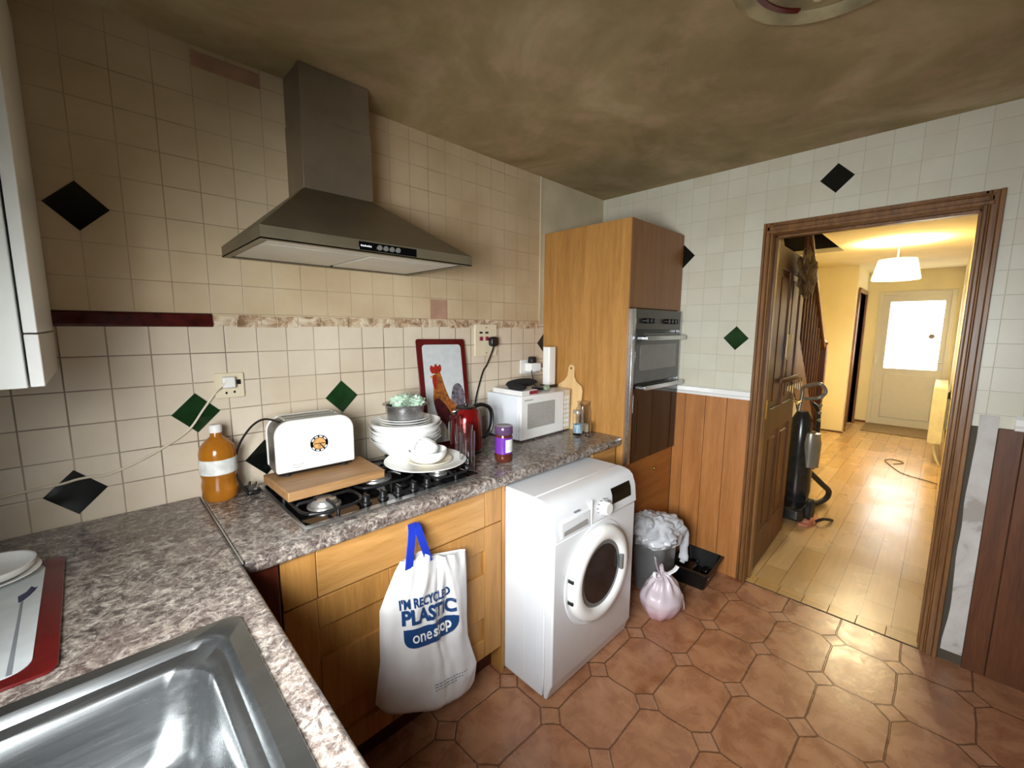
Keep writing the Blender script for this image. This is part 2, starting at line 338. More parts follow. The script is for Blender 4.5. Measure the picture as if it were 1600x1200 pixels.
def roundrect(x0, x1, y0, y1, r, n=6, corners=(1, 1, 1, 1)):
    pts = []
    for (cx, cy, a0, on) in ((x1 - r, y0 + r, -90, corners[0]), (x1 - r, y1 - r, 0, corners[1]), (x0 + r, y1 - r, 90, corners[2]), (x0 + r, y0 + r, 180, corners[3])):
        if on:
            for k in range(n + 1):
                a = math.radians(a0 + 90 * k / n); pts.append((cx + r * math.cos(a), cy + r * math.sin(a)))
        else:
            pts.append((cx + (r if cx > (x0 + x1) / 2 else -r), cy + (r if cy > (y0 + y1) / 2 else -r)))
    return pts
def obj(name, mb, mat, parent=None, bevel=0.0, smooth=False, seg=2, label=None, sub=0, local=False):
    me = bpy.data.meshes.new(name); vs = mb.v
    if parent is not None and not local:
        p = parent
        o_ = Vector((0, 0, 0))
        while p is not None: o_ += Vector(p.location); p = p.parent
        vs = [(v[0] - o_.x, v[1] - o_.y, v[2] - o_.z) for v in vs]
    me.from_pydata(vs, [], mb.f); me.validate(clean_customdata=False)
    bm = bmesh.new(); bm.from_mesh(me); bmesh.ops.remove_doubles(bm, verts=bm.verts, dist=1e-6); bmesh.ops.recalc_face_normals(bm, faces=bm.faces); bm.to_mesh(me); bm.free()
    mats = mat if isinstance(mat, (list, tuple)) else [mat]
    for m in mats: me.materials.append(m)
    o = bpy.data.objects.new(name, me); C.objects.link(o)
    if parent is not None: o.parent = parent
    if bevel:
        b = o.modifiers.new('bevel', 'BEVEL'); b.width = bevel; b.segments = seg; b.limit_method = 'ANGLE'; b.angle_limit = math.radians(40)
    if sub:
        m = o.modifiers.new('sub', 'SUBSURF'); m.levels = sub; m.render_levels = sub
    if smooth or bevel or sub:
        for p in me.polygons: p.use_smooth = True
        if not sub:
            try: me.set_sharp_from_angle(angle=math.radians(38))
            except Exception: pass
    if label: o['label'] = label
    return o
def tag(o, label, cat, group=None, kind=None):
    o['label'] = label; o['category'] = cat
    if group: o['group'] = group
    if kind: o['kind'] = kind
    return o
def thing(name, label, cat, loc=(0, 0, 0), rz=0.0, group=None):
    o = bpy.data.objects.new(name, None); C.objects.link(o); o.location = loc; o.rotation_euler = (0, 0, rz); o.empty_display_size = 0.05
    return tag(o, label, cat, group)
def struct(name, mb, mat, parent=None, label=None, **kw):
    o = obj(name, mb, mat, parent, **kw)
    if parent is None: o['kind'] = 'structure'
    if label: o['label'] = label
    return o
def dup(root, loc=None, rz=None, label=None, group=None):
    def cp(o, par):
        c = o.copy(); C.objects.link(c); c.parent = par
        for ch in [x for x in C.objects if x.parent == o]: cp(ch, c)
        return c
    r = cp(root, None)
    if loc is not None: r.location = loc
    if rz is not None: r.rotation_euler = (0, 0, rz)
    if label: r['label'] = label
    if group: r['group'] = group
    return r

XW, X1, H = -1.48, 1.572, 2.4067          # window wall, door wall, ceiling
YB = -3.45                                 # rear wall
ZW = 0.907                                 # worktop height
# ================================================================== SETTING
# hob wall: lower tiles, upper tiles, plaster at the far end
wb = MB().slab([XW, 0.901, X1], [0, ZW - 0.03, 1.526, H], 0.0, 0.10, lambda u, v, w: (u, w, v))
hobwall = struct('wall_back', wb, [M['tile_low'], M['tile_high'], M['plaster']])
for p in hobwall.data.polygons:
    c = p.center; p.material_index = 2 if c.x > 0.9 and c.z > 1.52 else (1 if c.z > 1.52 else 0)
def dia_xz(x, z, h, w=None): w = w or h; return [(x - w, z), (x, z - h), (x + w, z), (x, z + h)]
for (x, z, m, l) in ((-1.104, 1.847, 'black_tile', 'black diamond tile'), (-1.181, 1.002, 'black_tile', 'black diamond tile'), (-0.870, 1.204, 'green_tile', 'dark green diamond tile'),
                  (-0.360, 1.206, 'green_tile', 'dark green diamond tile'), (-0.667, 1.002, 'black_tile', 'black diamond tile'), (0.959, 1.41, 'black_tile', 'black diamond tile')):
    obj('diamond_tile', MB().prism(dia_xz(x, z, 0.0695), -0.0022, 0.001, 'y'), M[m], hobwall, label=l)
obj('missing_tile_patch', MB().box(-0.80, -0.60, -0.0015, 0.001, 2.342, 2.392), M['pinkplaster'], hobwall, label='pinkish bare strip')
obj('missing_tile_patch', MB().box(0.098, 0.198, -0.0025, 0.001, 1.545, 1.642), M['pinkplaster'], hobwall, label='pinkish bare square')
obj('plaster_ridge', MB().box(0.899, 0.912, -0.006, 0.001, 1.53, H), M['plaster'], hobwall)
rb = MB().prism([(0.0, 1.500), (-0.006, 1.503), (-0.008, 1.516), (-0.006, 1.532), (-0.007, 1.541), (0, 1.548)], -1.478, -0.80, 'x')
struct('trim_1', rb, M['red_rail'], bevel=0.002, label='dark red glazed border rail')
sc = MB(); x = -0.797
while x < 0.90:
    w_ = R3.uniform(0.05, 0.11); t_ = R3.uniform(0.0015, 0.005); a = R3.uniform(-0.003, 0.004)
    sc.box(x, min(x + w_ - 0.004, 0.90), -t_, 0.001, 1.503 + a, 1.546 + R3.uniform(-0.008, 0.003)); x += w_
struct('trim_2', sc, M['scar'], bevel=0.001, label='rough adhesive strip where border tiles are gone')
# door wall with doorway
DL, DR, DH = -1.093, -1.857, 2.0155
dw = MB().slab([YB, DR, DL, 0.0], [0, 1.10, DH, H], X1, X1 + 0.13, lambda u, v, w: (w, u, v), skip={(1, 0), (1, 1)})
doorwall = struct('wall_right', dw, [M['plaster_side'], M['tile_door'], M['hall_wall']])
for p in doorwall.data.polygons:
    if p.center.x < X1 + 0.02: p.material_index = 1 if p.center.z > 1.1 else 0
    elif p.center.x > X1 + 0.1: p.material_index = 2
for (y, z) in ((-0.943, 1.453), (-1.350, 2.244), (-0.605, 1.952)):
    m = MB().prism([(y - 0.069, z), (y, z - 0.069), (y + 0.069, z), (y, z + 0.069)], X1 - 0.0022, X1 + 0.001, 'x')
    obj('diamond_tile', m, M['black_tile' if z > 1.5 else 'green_tile'], doorwall, label='very dark diamond tile')
def panels(name, y0, y1, z0, z1, mat, bw=0.125):
    m = MB(); y = y0
    while y < y1 - 1e-4:
        e = min(y + bw, y1); m.box(X1 - 0.014, X1 + 0.001, y + 0.0012, e - 0.0012, z0, z1); y = e
    return struct(name, m, mat, bevel=0.002)
panels('trim_3', -1.050, -0.604, 0.0, 1.102, M['pine'])['label'] = 'orange pine panelling below the white rail'
panels('trim_4', YB + 0.01, -1.993, 0.0, 1.102, M['pine_dark'])['label'] = 'dark pine panelling right of the doorway'
struct('trim_5', MB().prism([(X1 + 0.001, 1.098), (X1 - 0.024, 1.100), (X1 - 0.026, 1.112), (X1 - 0.016, 1.12), (X1 - 0.014, 1.145), (X1 + 0.001, 1.15)], -1.050, -0.604, 'y'), M['white_gloss'], bevel=0.002, label='white dado rail left of the doorway')
struct('trim_6', MB().prism([(X1 + 0.001, 1.098), (X1 - 0.024, 1.100), (X1 - 0.026, 1.112), (X1 - 0.016, 1.12), (X1 - 0.014, 1.145), (X1 + 0.001, 1.16)], YB + 0.01, -2.035, 'y'), M['white_gloss'], bevel=0.002, label='white dado rail right of the doorway')
pp = MB(); yl = -1.921; n_ = 22; L_ = []; R_ = []
for k in range(n_ + 1):
    z = 0.05 + 1.10 * k / n_; L_.append((yl - 0.010 + 0.012 * noise.noise(Vector((z * 5, 1.3, 0))), z)); R_.append((-1.992, z))
pp.prism(L_ + R_[::-1], X1 - 0.006, X1 + 0.001, 'x'); struct('trim_7', pp, M['patch'], label='bare grey plaster strip beside the door frame')
# architraves and jambs
def archi(y0, y1, z0, z1, flip=False):
    m = MB(); w = y1 - y0
    for (a, b, d) in ((0, 0.22, 0.012), (0.22, 0.34, 0.019), (0.34, 0.72, 0.015), (0.72, 1.0, 0.022)):
        aa, bb = (1 - b, 1 - a) if flip else (a, b)
        m.box(X1 - d, X1 + 0.001, y0 + w * aa, y0 + w * bb, z0, z1)
    return m
frame = archi(DL - 0.002, DL + 0.043, 0, DH + 0.06).v
fm = archi(DL, DL + 0.045, 0, DH + 0.058); fm2 = archi(DR - 0.058, DR, 0, DH + 0.058, True)
for a in (fm2,): fm.add(a.v, a.f)
w_ = 0.058
for (a, b, d) in ((0, 0.28, 0.022), (0.28, 0.66, 0.015), (0.66, 0.78, 0.019), (0.78, 1.0, 0.012)): fm.box(X1 - d, X1 + 0.001, DR - 0.03, DL + 0.03, DH + w_ * a, DH + w_ * b)
fm.box(X1 - 0.002, X1 + 0.135, DL - 0.002, DL + 0.012, 0, DH + 0.01).box(X1 - 0.002, X1 + 0.135, DR - 0.012, DR + 0.002, 0, DH + 0.01).box(X1 - 0.002, X1 + 0.135, DR, DL, DH - 0.002, DH + 0.01)
fm.box(X1 + 0.05, X1 + 0.09, DL - 0.014, DL, 0, DH - 0.002).box(X1 + 0.05, X1 + 0.09, DR, DR + 0.010, 0, DH - 0.002).box(X1 + 0.05, X1 + 0.09, DR, DL, DH - 0.014, DH - 0.002)
struct('trim_8', fm, M['pine_frame'], bevel=0.003, label='stained pine door frame')
# window wall with window over the sink
WY0, WY1, WZ0, WZ1 = -2.10, -1.10, 0.98, 1.82
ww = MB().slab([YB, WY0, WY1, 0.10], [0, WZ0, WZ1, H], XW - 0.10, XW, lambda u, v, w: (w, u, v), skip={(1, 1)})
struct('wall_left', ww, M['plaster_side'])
wf = MB()
for (a, b, c, d) in ((WY0, WY1, WZ0, WZ0 + 0.06), (WY0, WY1, WZ1 - 0.06, WZ1), (WY0, WY0 + 0.06, WZ0 + 0.06, WZ1 - 0.06), (WY1 - 0.06, WY1, WZ0 + 0.06, WZ1 - 0.06), (-1.62, -1.58, WZ0 + 0.06, WZ1 - 0.06)): wf.box(XW - 0.085, XW - 0.03, a, b, c, d)
struct('window_1', wf, M['upvc'], bevel=0.004)
# rear wall
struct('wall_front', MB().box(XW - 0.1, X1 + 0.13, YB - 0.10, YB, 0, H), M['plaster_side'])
struct('floor', MB().box(XW - 0.1, X1 + 0.0, YB - 0.1, 0.1, -0.06, 0.0), M['floor'])
struct('ceiling', MB().box(XW - 0.1, X1 + 0.13, YB - 0.1, 0.1, H, H + 0.05), M['ceiling'])
# ceiling rose of the kitchen
ro = MB().lathe([(0.0, H - 0.014), (0.045, H - 0.016), (0.05, H - 0.030), (0.075, H - 0.030), (0.085, H - 0.012), (0.165, H - 0.010), (0.178, H - 0.006), (0.186, H - 0.006), (0.195, H - 0.016), (0.215, H - 0.024), (0.232, H - 0.014), (0.240, H + 0.001)], 0.262, -1.535, 64)
rose = obj('ceiling_rose', ro, plain('grubby_cream_plaster', 'a89b76', 0.6, var=0.25, vs=9), smooth=True); tag(rose, 'round cream plaster ceiling rose on the brown stained kitchen ceiling', 'ceiling rose')
gr = MB()
for k in range(28):
    a0 = math.radians(40 + 5 * k); a1 = math.radians(40 + 5 * (k + 1))
    q = [(0.262 + r * math.cos(a), -1.535 + r * math.sin(a)) for r, a in ((0.168, a0), (0.184, a0), (0.184, a1), (0.168, a1))]; gr.prism(q, H - 0.013, H - 0.008, 'z')
obj('groove', gr, M['board_red'], rose, label='dark red groove')
for k in range(9):
    a = math.radians(30 + k * 40); 
    obj('scroll', MB().ellipsoid((0.262 + 0.125 * math.cos(a), -1.535 + 0.125 * math.sin(a), H - 0.012), (0.022, 0.015, 0.008), 12, 8), M['plaster'], rose, smooth=True)

# ------------------------------------------------------------------ HALL
HR, HX = -1.90, 7.85
struct('floor_hall', MB().box(X1 + 0.10, HX + 0.1, HR - 0.1, 0.1, -0.06, 0.0), M['laminate']).name = 'floor.001'
th = MB(); y = DR + 0.005
while y < DL - 0.01:
    e = min(y + 0.118, DL - 0.004); th.box(X1 + 0.006, X1 + 0.10, y + 0.001, e - 0.001, -0.02, 0.002); y = e
struct('trim_9', th, wood('threshold_oak', 'b08848', 'cfa564', 1, 1, 0.3), bevel=0.001, label='row of short oak threshold pieces')
struct('trim_10', MB().box(X1 - 0.002, X1 + 0.006, DR, DL, -0.02, 0.0015), M['rubber'], label='dark gap along the threshold')
hc = MB().slab([X1 + 0.13, 2.6, 5.15, HX + 0.1], [HR - 0.1, -0.88, 0.1], H, H + 0.05, lambda u, v, w: (u, v, w), skip={(1, 1)})
struct('ceiling_hall', hc, M['hall_ceil']).name = 'ceiling.001'
vo = MB().slab([2.58, 5.17], [-0.90, 0.12], H + 1.2, H + 1.25, lambda u, v, w: (u, v, w)).box(2.55, 2.6, -0.9, 0.1, H + 0.05, H + 1.2).box(5.15, 5.2, -0.9, 0.1, H + 0.05, H + 1.2).box(2.6, 5.15, -0.93, -0.88, H + 0.05, H + 1.2).box(2.6, 5.15, 0.1, 0.15, H + 0.05, H + 1.2)
struct('wall_stairwell', vo, M['unlit_void'])
struct('wall_hall_right', MB().box(X1 + 0.13, HX + 0.1, HR - 0.1, HR, 0, H), M['hall_wall'])
struct('wall_hall_left', MB().box(X1 + 0.13, HX + 0.1, 0.0, 0.1, 0, H), M['hall_wall'])
# projecting cupboard block at the far left of the hall
blk = MB().box(6.65, 6.75, -0.85, 0, 0, H).slab([6.75, 6.85, 7.62, HX], [0, 2.05, H], -0.85, -0.75, lambda u, v, w: (u, w, v), skip={(1, 0)})
struct('wall_hall_block', blk, M['hall_wall'])
dd = MB().box(6.79, 6.85, -0.875, -0.74, 0, 2.09).box(7.62, 7.68, -0.875, -0.74, 0, 2.09).box(6.85, 7.62, -0.875, -0.74, 2.05, 2.11)
d3 = struct('door_2', dd, M['pine_frame'], bevel=0.003); obj('door_leaf', MB().box(6.855, 7.615, -0.80, -0.765, 0.01, 2.045), M['pine_dark'], d3, bevel=0.003)
obj('door_handle', MB().cyl((6.93, -0.80, 1.0), (6.93, -0.85, 1.0), 0.009).cyl((6.93, -0.85, 1.0), (7.03, -0.85, 1.0), 0.008), M['brass'], d3, smooth=True)
# end wall with the front door
ew = MB().slab([HR - 0.1, -1.858, -1.002, 0.0], [0, 2.10, H], HX, HX + 0.1, lambda u, v, w: (w, u, v), skip={(1, 0)})
struct('wall_hall_end', ew, M['hall_wall'])
fd = MB()
F0, F1, G0, G1, GZ0, GZ1 = -1.858, -1.002, -1.745, -1.140, 0.908, 1.944
fd.slab([F0, G0, G1, F1], [0.0, GZ0, GZ1, 2.10], HX + 0.01, HX + 0.07, lambda u, v, w: (w, u, v), skip={(1, 1)})
front = struct('door_1', fd, M['upvc'], bevel=0.006)
obj('outer_frame', MB().box(HX - 0.012, HX + 0.02, F0, F0 + 0.055, 0, 2.10).box(HX - 0.012, HX + 0.02, F1 - 0.055, F1, 0, 2.10).box(HX - 0.012, HX + 0.02, F0 + 0.055, F1 - 0.055, 2.045, 2.10), M['upvc'], front, bevel=0.005)
obj('lower_panel', MB().box(HX + 0.0, HX + 0.02, G0 + 0.01, G1 - 0.01, 0.12, 0.82), M['upvc'], front, bevel=0.01)
obj('glass_pane', MB().prism(roundrect(G0 - 0.002, G1 + 0.002, GZ0 - 0.002, GZ1 + 0.002, 0.03), HX + 0.03, HX + 0.045, 'x'), M['lit_glass'], front, label='frosted pane full of daylight')
obj('sticker', MB().lathe([(0.036, 0), (0.036, 0.002)], n=24, M4=Matrix.Translation((HX + 0.027, -1.645, 1.415)) @ Matrix.Rotation(math.pi / 2, 4, 'Y')), plain('grey_sticker', 'a09c90', 0.6), front, label='round grey sticker')
obj('door_handle', MB().cyl((HX + 0.01, -1.79, 1.03), (HX - 0.05, -1.79, 1.03), 0.012).cyl((HX - 0.05, -1.79, 1.03), (HX - 0.05, -1.67, 1.03), 0.009).cyl((HX + 0.01, -1.79, 0.93), (HX - 0.01, -1.79, 0.93), 0.014), M['alu'], front, smooth=True)
obj('hinge', MB().cyl((HX - 0.02, -1.03, 0.98), (HX - 0.02, -1.03, 1.09), 0.012), M['upvc'], front, smooth=True)
struct('baseboard_hall', MB().box(6.63, 6.65, -0.87, -0.01, 0, 0.02).box(HX - 0.02, HX, -1.0, -0.85, 0, 0.03), M['pine_dark'])
mt = obj('doormat', MB().box(7.05, 7.8, -1.80, -1.02, 0.0, 0.012), M['hallcarpet'], bevel=0.004); tag(mt, 'worn brown doormat inside the white front door', 'doormat')
# staircase
st = thing('staircase', 'wooden staircase with balusters rising along the left side of the hall', 'staircase', (4.5, -0.45, 0))
sm = MB(); n = 13; rise = 0.2; go = 0.21
for k in range(n): 
    x = 4.50 - k * go; sm.box(x - go - 0.02, x, -0.86, -0.01, k * rise, (k + 1) * rise) if k * rise + rise < H + 0.5 else None
obj('treads', sm, M['carpet'], st, bevel=0.005)
str_ = [(4.62, 0.0), (4.62, 0.22), (4.62 - 2.2 * go / rise, 2.42), (4.62 - 2.2 * go / rise - 0.35, 2.42), (4.25, 0.0)]
obj('string', MB().prism(str_, -0.895, -0.865, 'y'), M['pine_dark'], st, bevel=0.003)
obj('side_panel', MB().prism([(4.25, 0.0), (4.62 - 2.2 * go / rise - 0.35, 2.38), (1.72, 2.38), (1.72, 0.0)], -0.89, -0.87, 'y'), M['white_paint'], st, label='white panelling under the stairs')
nw = MB().box(4.35, 4.43, -0.935, -0.855, 0, 1.34).lathe([(0.03, 1.34), (0.045, 1.36), (0.045, 1.375), (0.02, 1.40), (0, 1.41)], 4.39, -0.895, 20)
obj('newel_post', nw, M['pine_dark'], st, bevel=0.004)
obj('handrail', MB().prism([(4.37, 1.28), (4.37, 1.35), (3.28, 2.395), (3.21, 2.395)], -0.925, -0.865, 'y'), M['pine_dark'], st, bevel=0.012)
for k in range(9):
    x = 4.24 - k * 0.115; zb = 0.22 + (4.62 - x) * rise / go - 0.02; zt = 1.30 + (4.37 - x) * 0.96
    if zt > 2.39: zt = 2.39
    obj('baluster', MB().cyl((x, -0.885, zb), (x, -0.885, zt), 0.014, n=10), M['pine_dark'], st, smooth=True)
# open panelled door leaf
leaf = thing('panel_door', 'dark stained pine panel door standing open into the hall', 'door', (1.705, -1.095, 0), math.radians(1.8))
LW = 0.79
lm = MB().slab([0.0, 0.11, 0.36, 0.43, 0.68, LW], [0.008, 0.22, 0.86, 1.02, 1.86, 1.99], -0.0, 0.036, lambda u, v, w: (u, w, v), skip={(1, 1), (3, 1), (1, 3), (3, 3)})
obj('door_frame', lm, M['pine_dark'], leaf, bevel=0.005, local=True)
for (a, b) in ((0.11, 0.36), (0.43, 0.68)):
    for (c, d) in ((0.22, 0.86), (1.02, 1.86)):
        obj('door_panel', MB().box(a - 0.004, b + 0.004, 0.011, 0.025, c - 0.004, d + 0.004).box(a + 0.04, b - 0.04, 0.004, 0.032, c + 0.04, d - 0.04), M['pine_dark'], leaf, bevel=0.008, local=True)
obj('hinge', MB().box(-0.03, 0.0, -0.006, 0.003, 0.98, 1.09), M['brass'], leaf, local=True, label='brass hinge')
obj('door_handle', MB().cyl((0.73, -0.005, 1.0), (0.73, -0.05, 1.0), 0.01).cyl((0.73, -0.05, 1.0), (0.62, -0.05, 1.0), 0.008), M['brass'], leaf, smooth=True, local=True)
kr = thing('key_rack', 'metal key rack with hanging bunches fixed across the open pine door', 'key rack', (2.10, -1.105, 1.17))
obj('back_plate', MB().box(1.93, 2.36, -1.112, -1.100, 1.165, 1.20), M['pine_dark'], kr, bevel=0.003)
for k in range(7):
    x = 1.96 + k * 0.06; obj('key', MB().tube([(x, -1.112, 1.18), (x, -1.135, 1.175), (x, -1.14, 1.15)], 0.003, 8).box(x - 0.01, x + 0.012, -1.142, -1.137, 1.125 - 0.012 * (k % 3), 1.155), M['chrome'], kr)
pn = obj('paper_note', MB().prism([(2.02, 1.475), (2.13, 1.47), (2.10, 1.34), (2.06, 1.31), (2.01, 1.33)], -1.104, -1.100, 'y'), M['paper']); tag(pn, 'yellowed paper note stuck on the open pine door above the key rack', 'note')
co = obj('scarf', MB().ellipsoid((2.27, -1.125, 1.87), (0.20, 0.028, 0.13), 48, 28, lambda d: 1 + 0.5 * noise.noise(d * 3) + 0.25 * noise.noise(d * 8)), plain('brown_cloth', '7c5f38', 0.8, var=0.35, vs=22, bump=0.6), smooth=True); tag(co, 'crumpled brown cloth hung over the top of the open pine door', 'cloth')
# radiator
rd = thing('radiator', 'cream panel radiator on the right hall wall near the front door', 'radiator', (5.9, -1.83, 0.25))
obj('panel', MB().box(5.5, 6.5, -1.790, -1.762, 0.25, 0.88).box(5.5, 6.5, -1.872, -1.845, 0.25, 0.88), M['radiator'], rd, bevel=0.006)
obj('top_grille', MB().box(5.5, 6.5, -1.872, -1.762, 0.87, 0.886), M['radiator'], rd, bevel=0.003)
obj('end_cover', MB().box(5.488, 5.502, -1.874, -1.76, 0.25, 0.875), M['radiator'], rd, bevel=0.003)
for x in (5.6, 6.36): obj('bracket', MB().box(x, x + 0.04, -1.8995, -1.873, 0.4, 0.75), M['radiator'], rd)
obj('valve_pipe', MB().tube([(5.53, -1.82, 0.27), (5.53, -1.82, 0.19), (5.52, -1.85, 0.08), (5.52, -1.872, 0.03), (5.52, -1.878, 0.002)], 0.011, 10), M['radiator'], rd, smooth=True)
# pendant lamp
lp = thing('pendant_lamp', 'lit cream drum shade pendant lamp hanging from the hall ceiling', 'lamp', (4.865, -1.372, H))
obj('ceiling_cup', MB().lathe([(0.0, H - 0.03), (0.035, H - 0.03), (0.05, H - 0.006), (0.05, H + 0.001)], 4.865, -1.372, 28), M['white_plastic'], lp, smooth=True)
obj('cord', MB().cyl((4.865, -1.372, H - 0.03), (4.865, -1.372, 2.16), 0.006), M['white_plastic'], lp)
obj('lamp_shade', MB().lathe([(0.152, 2.225), (0.195, 2.025), (0.192, 2.023), (0.149, 2.223)], 4.865, -1.372, 48, close=True), M['shade'], lp, smooth=True, label='glowing cream fabric shade')
obj('shade_ring', MB().lathe([(0.04, 2.212), (0.044, 2.212), (0.044, 2.216), (0.04, 2.216)], 4.865, -1.372, 24, close=True).box(4.72, 5.01, -1.374, -1.370, 2.211, 2.216).box(4.863, 4.867, -1.52, -1.225, 2.211, 2.216), M['white_plastic'], lp)
obj('bulb', MB().lathe([(0.0, 2.060), (0.02, 2.068), (0.03, 2.085), (0.028, 2.105), (0.014, 2.135), (0.014, 2.165), (0, 2.165)], 4.865, -1.452, 20), M['bulb'], lp, smooth=True)
hcab = obj('floor_cable', MB().tube([(4.69, -1.883, 0.006), (4.75, -1.81, 0.006), (4.87, -1.62, 0.006), (5.14, -1.50, 0.006), (5.35, -1.44, 0.006), (5.45, -1.52, 0.006), (5.36, -1.60, 0.006), (5.22, -1.52, 0.006)], 0.004, 6), M['cable_black']); tag(hcab, 'thin dark cable looping across the laminate hall floor', 'cable')
# upright vacuum cleaner beside the open door
vc = thing('vacuum_cleaner', 'black and silver upright vacuum cleaner parked in the hall behind the open door', 'vacuum cleaner', (2.86, -1.10, 0))
vm = MB().prism(roundrect(2.66, 2.95, -1.22, -0.98, 0.05), 0.03, 0.13, 'z'); obj('floor_head', vm, M['vac'], vc, bevel=0.02)
obj('wheel', MB().cyl((2.80, -1.255, 0.10), (2.80, -1.215, 0.10), 0.095), M['rubber'], vc, bevel=0.01)
obj('wheel', MB().cyl((2.92, -0.985, 0.08), (2.92, -0.955, 0.08), 0.08), M['rubber'], vc, bevel=0.01)
obj('body', MB().lathe([(0.0, 0.12), (0.085, 0.13), (0.10, 0.22), (0.095, 0.45), (0.08, 0.60), (0.07, 0.80), (0.04, 0.86), (0, 0.86)], 2.90, -1.11, 28), M['vac'], vc, smooth=True)
obj('dust_canister', MB().lathe([(0.0, 0.42), (0.068, 0.43), (0.072, 0.62), (0.06, 0.70), (0.0, 0.72)], 2.90, -1.18, 24), M['vac_grey'], vc, smooth=True)
obj('handle', MB().tube([(2.90, -1.08, 0.82), (2.92, -1.09, 0.98), (2.92, -1.10, 1.05), (2.90, -1.20, 1.09), (2.92, -1.24, 1.03), (2.90, -1.20, 0.98), (2.92, -1.11, 0.96)], 0.014, 10), M['vac_grey'], vc, smooth=True)
obj('hose', MB().tube([(2.92, -1.15, 0.40), (3.0, -1.19, 0.34), (3.18, -1.24, 0.22), (3.34, -1.27, 0.12), (3.36, -1.25, 0.04), (3.2, -1.20, 0.03), (3.02, -1.17, 0.10), (2.95, -1.16, 0.22)], 0.022, 12), M['rubber'], vc, smooth=True, label='black ribbed hose')
obj('hose', MB().tube([(2.93, -1.13, 0.30), (2.97, -1.20, 0.62), (2.96, -1.20, 0.86), (2.92, -1.16, 0.93)], 0.016, 12), M['vac'], vc, smooth=True)
for k in range(4): obj('knob', MB().ellipsoid((2.93, -1.215, 0.80 + 0.06 * k), (0.018, 0.014, 0.014), 12, 8), M['vac_grey'], vc, smooth=True)
vc.location = (2.84, -1.05, 0)
sh = thing('sandal', 'salmon pink sandal with a black strap on the hall floor below the vacuum cleaner', 'sandal', (2.78, -1.16, 0))
obj('sole', MB().prism([(2.66, -1.10), (2.72, -1.07), (2.84, -1.09), (2.93, -1.12), (2.94, -1.17), (2.88, -1.20), (2.74, -1.19), (2.67, -1.16)], 0.0, 0.022, 'z'), M['shoe'], sh, bevel=0.006)
obj('upper', MB().ellipsoid((2.74, -1.135, 0.035), (0.065, 0.05, 0.035), 18, 10), M['shoe'], sh, smooth=True)
obj('strap', MB().tube([(2.80, -1.19, 0.02), (2.79, -1.23, 0.055), (2.86, -1.26, 0.04), (2.95, -1.27, 0.008)], 0.011, 8), M['rubber'], sh, smooth=True, label='black strap')
sh.location = (2.78, -1.20, 0)

# ================================================================== KITCHEN FURNITURE
# worktops
TH = 0.045
wt = obj('worktop', MB().box(-0.882, 0.944, -0.600, 0.0, ZW - TH, ZW), M['granite'], bevel=0.012, seg=3); tag(wt, 'speckled grey granite-look worktop along the hob wall', 'worktop')
SX0, SX1, SY0, SY1 = -1.40, -0.934, -1.78, -0.822
ws = MB().slab([XW, SX0 + 0.02, SX1 - 0.02, -0.882], [YB + 0.02, SY0 + 0.02, SY1 - 0.02, 0.0], ZW - TH, ZW, lambda u, v, w: (u, v, w), skip={(1, 1)})
wsink = obj('worktop', ws, M['granite'], bevel=0.010, seg=3); tag(wsink, 'speckled beige granite-look worktop holding the sink in the foreground', 'worktop')
js = obj('joint_strip', MB().box(-0.8835, -0.8805, -0.606, -0.02, ZW - 0.004, ZW + 0.0012), M['alu'], wsink, label='thin metal joint strip')
# sink
sk = thing('sink', 'stainless steel kitchen sink set in the speckled worktop', 'sink', (-1.17, -1.3, ZW))
def ring_between(a, za, b, zb):
    m = MB(); n = len(a); vs = [(p[0], p[1], za) for p in a] + [(p[0], p[1], zb) for p in b]
    return m.add(vs, [(i, (i + 1) % n, n + (i + 1) % n, n + i) for i in range(n)])
rr = lambda x0, x1, y0, y1, r: roundrect(x0, x1, y0, y1, r, 10)
loops = [(rr(SX0, SX1, SY0, SY1, 0.028), ZW + 0.0005), (rr(SX0 + 0.003, SX1 - 0.003, SY0 + 0.003, SY1 - 0.003, 0.027), ZW + 0.005), (rr(SX0 + 0.032, SX1 - 0.034, SY0 + 0.032, SY1 - 0.030, 0.05), ZW + 0.006),
         (rr(SX0 + 0.037, SX1 - 0.040, SY0 + 0.037, SY1 - 0.036, 0.052), ZW + 0.001), (rr(SX0 + 0.045, SX1 - 0.046, SY0 + 0.045, SY1 - 0.043, 0.055), ZW - 0.008),
         (rr(SX0 + 0.052, SX1 - 0.066, SY0 + 0.40, SY1 - 0.066, 0.062), ZW - 0.010), (rr(SX0 + 0.056, SX1 - 0.072, SY0 + 0.405, SY1 - 0.072, 0.064), ZW - 0.016),
         (rr(SX0 + 0.060, SX1 - 0.078, SY0 + 0.410, SY1 - 0.078, 0.066), ZW - 0.05), (rr(SX0 + 0.075, SX1 - 0.095, SY0 + 0.425, SY1 - 0.095, 0.07), ZW - 0.135),
         (rr(SX0 + 0.100, SX1 - 0.120, SY0 + 0.450, SY1 - 0.120, 0.07), ZW - 0.16), (rr(SX0 + 0.19, SX1 - 0.22, SY0 + 0.55, SY1 - 0.23, 0.03), ZW - 0.166)]
def loft(loops, cap=True):
    m = MB(); n = len(loops[0][0]); vs = []; fs = []
    for (lp_, z) in loops: vs += [(p[0], p[1], z) for p in lp_]
    for j in range(len(loops) - 1): fs += [(j * n + i, j * n + (i + 1) % n, (j + 1) * n + (i + 1) % n, (j + 1) * n + i) for i in range(n)]
    if cap: fs.append(tuple((len(loops) - 1) * n + i for i in range(n)))
    return m.add(vs, fs)
obj('basin', loft(loops), M['steel_sink'], sk, smooth=True)
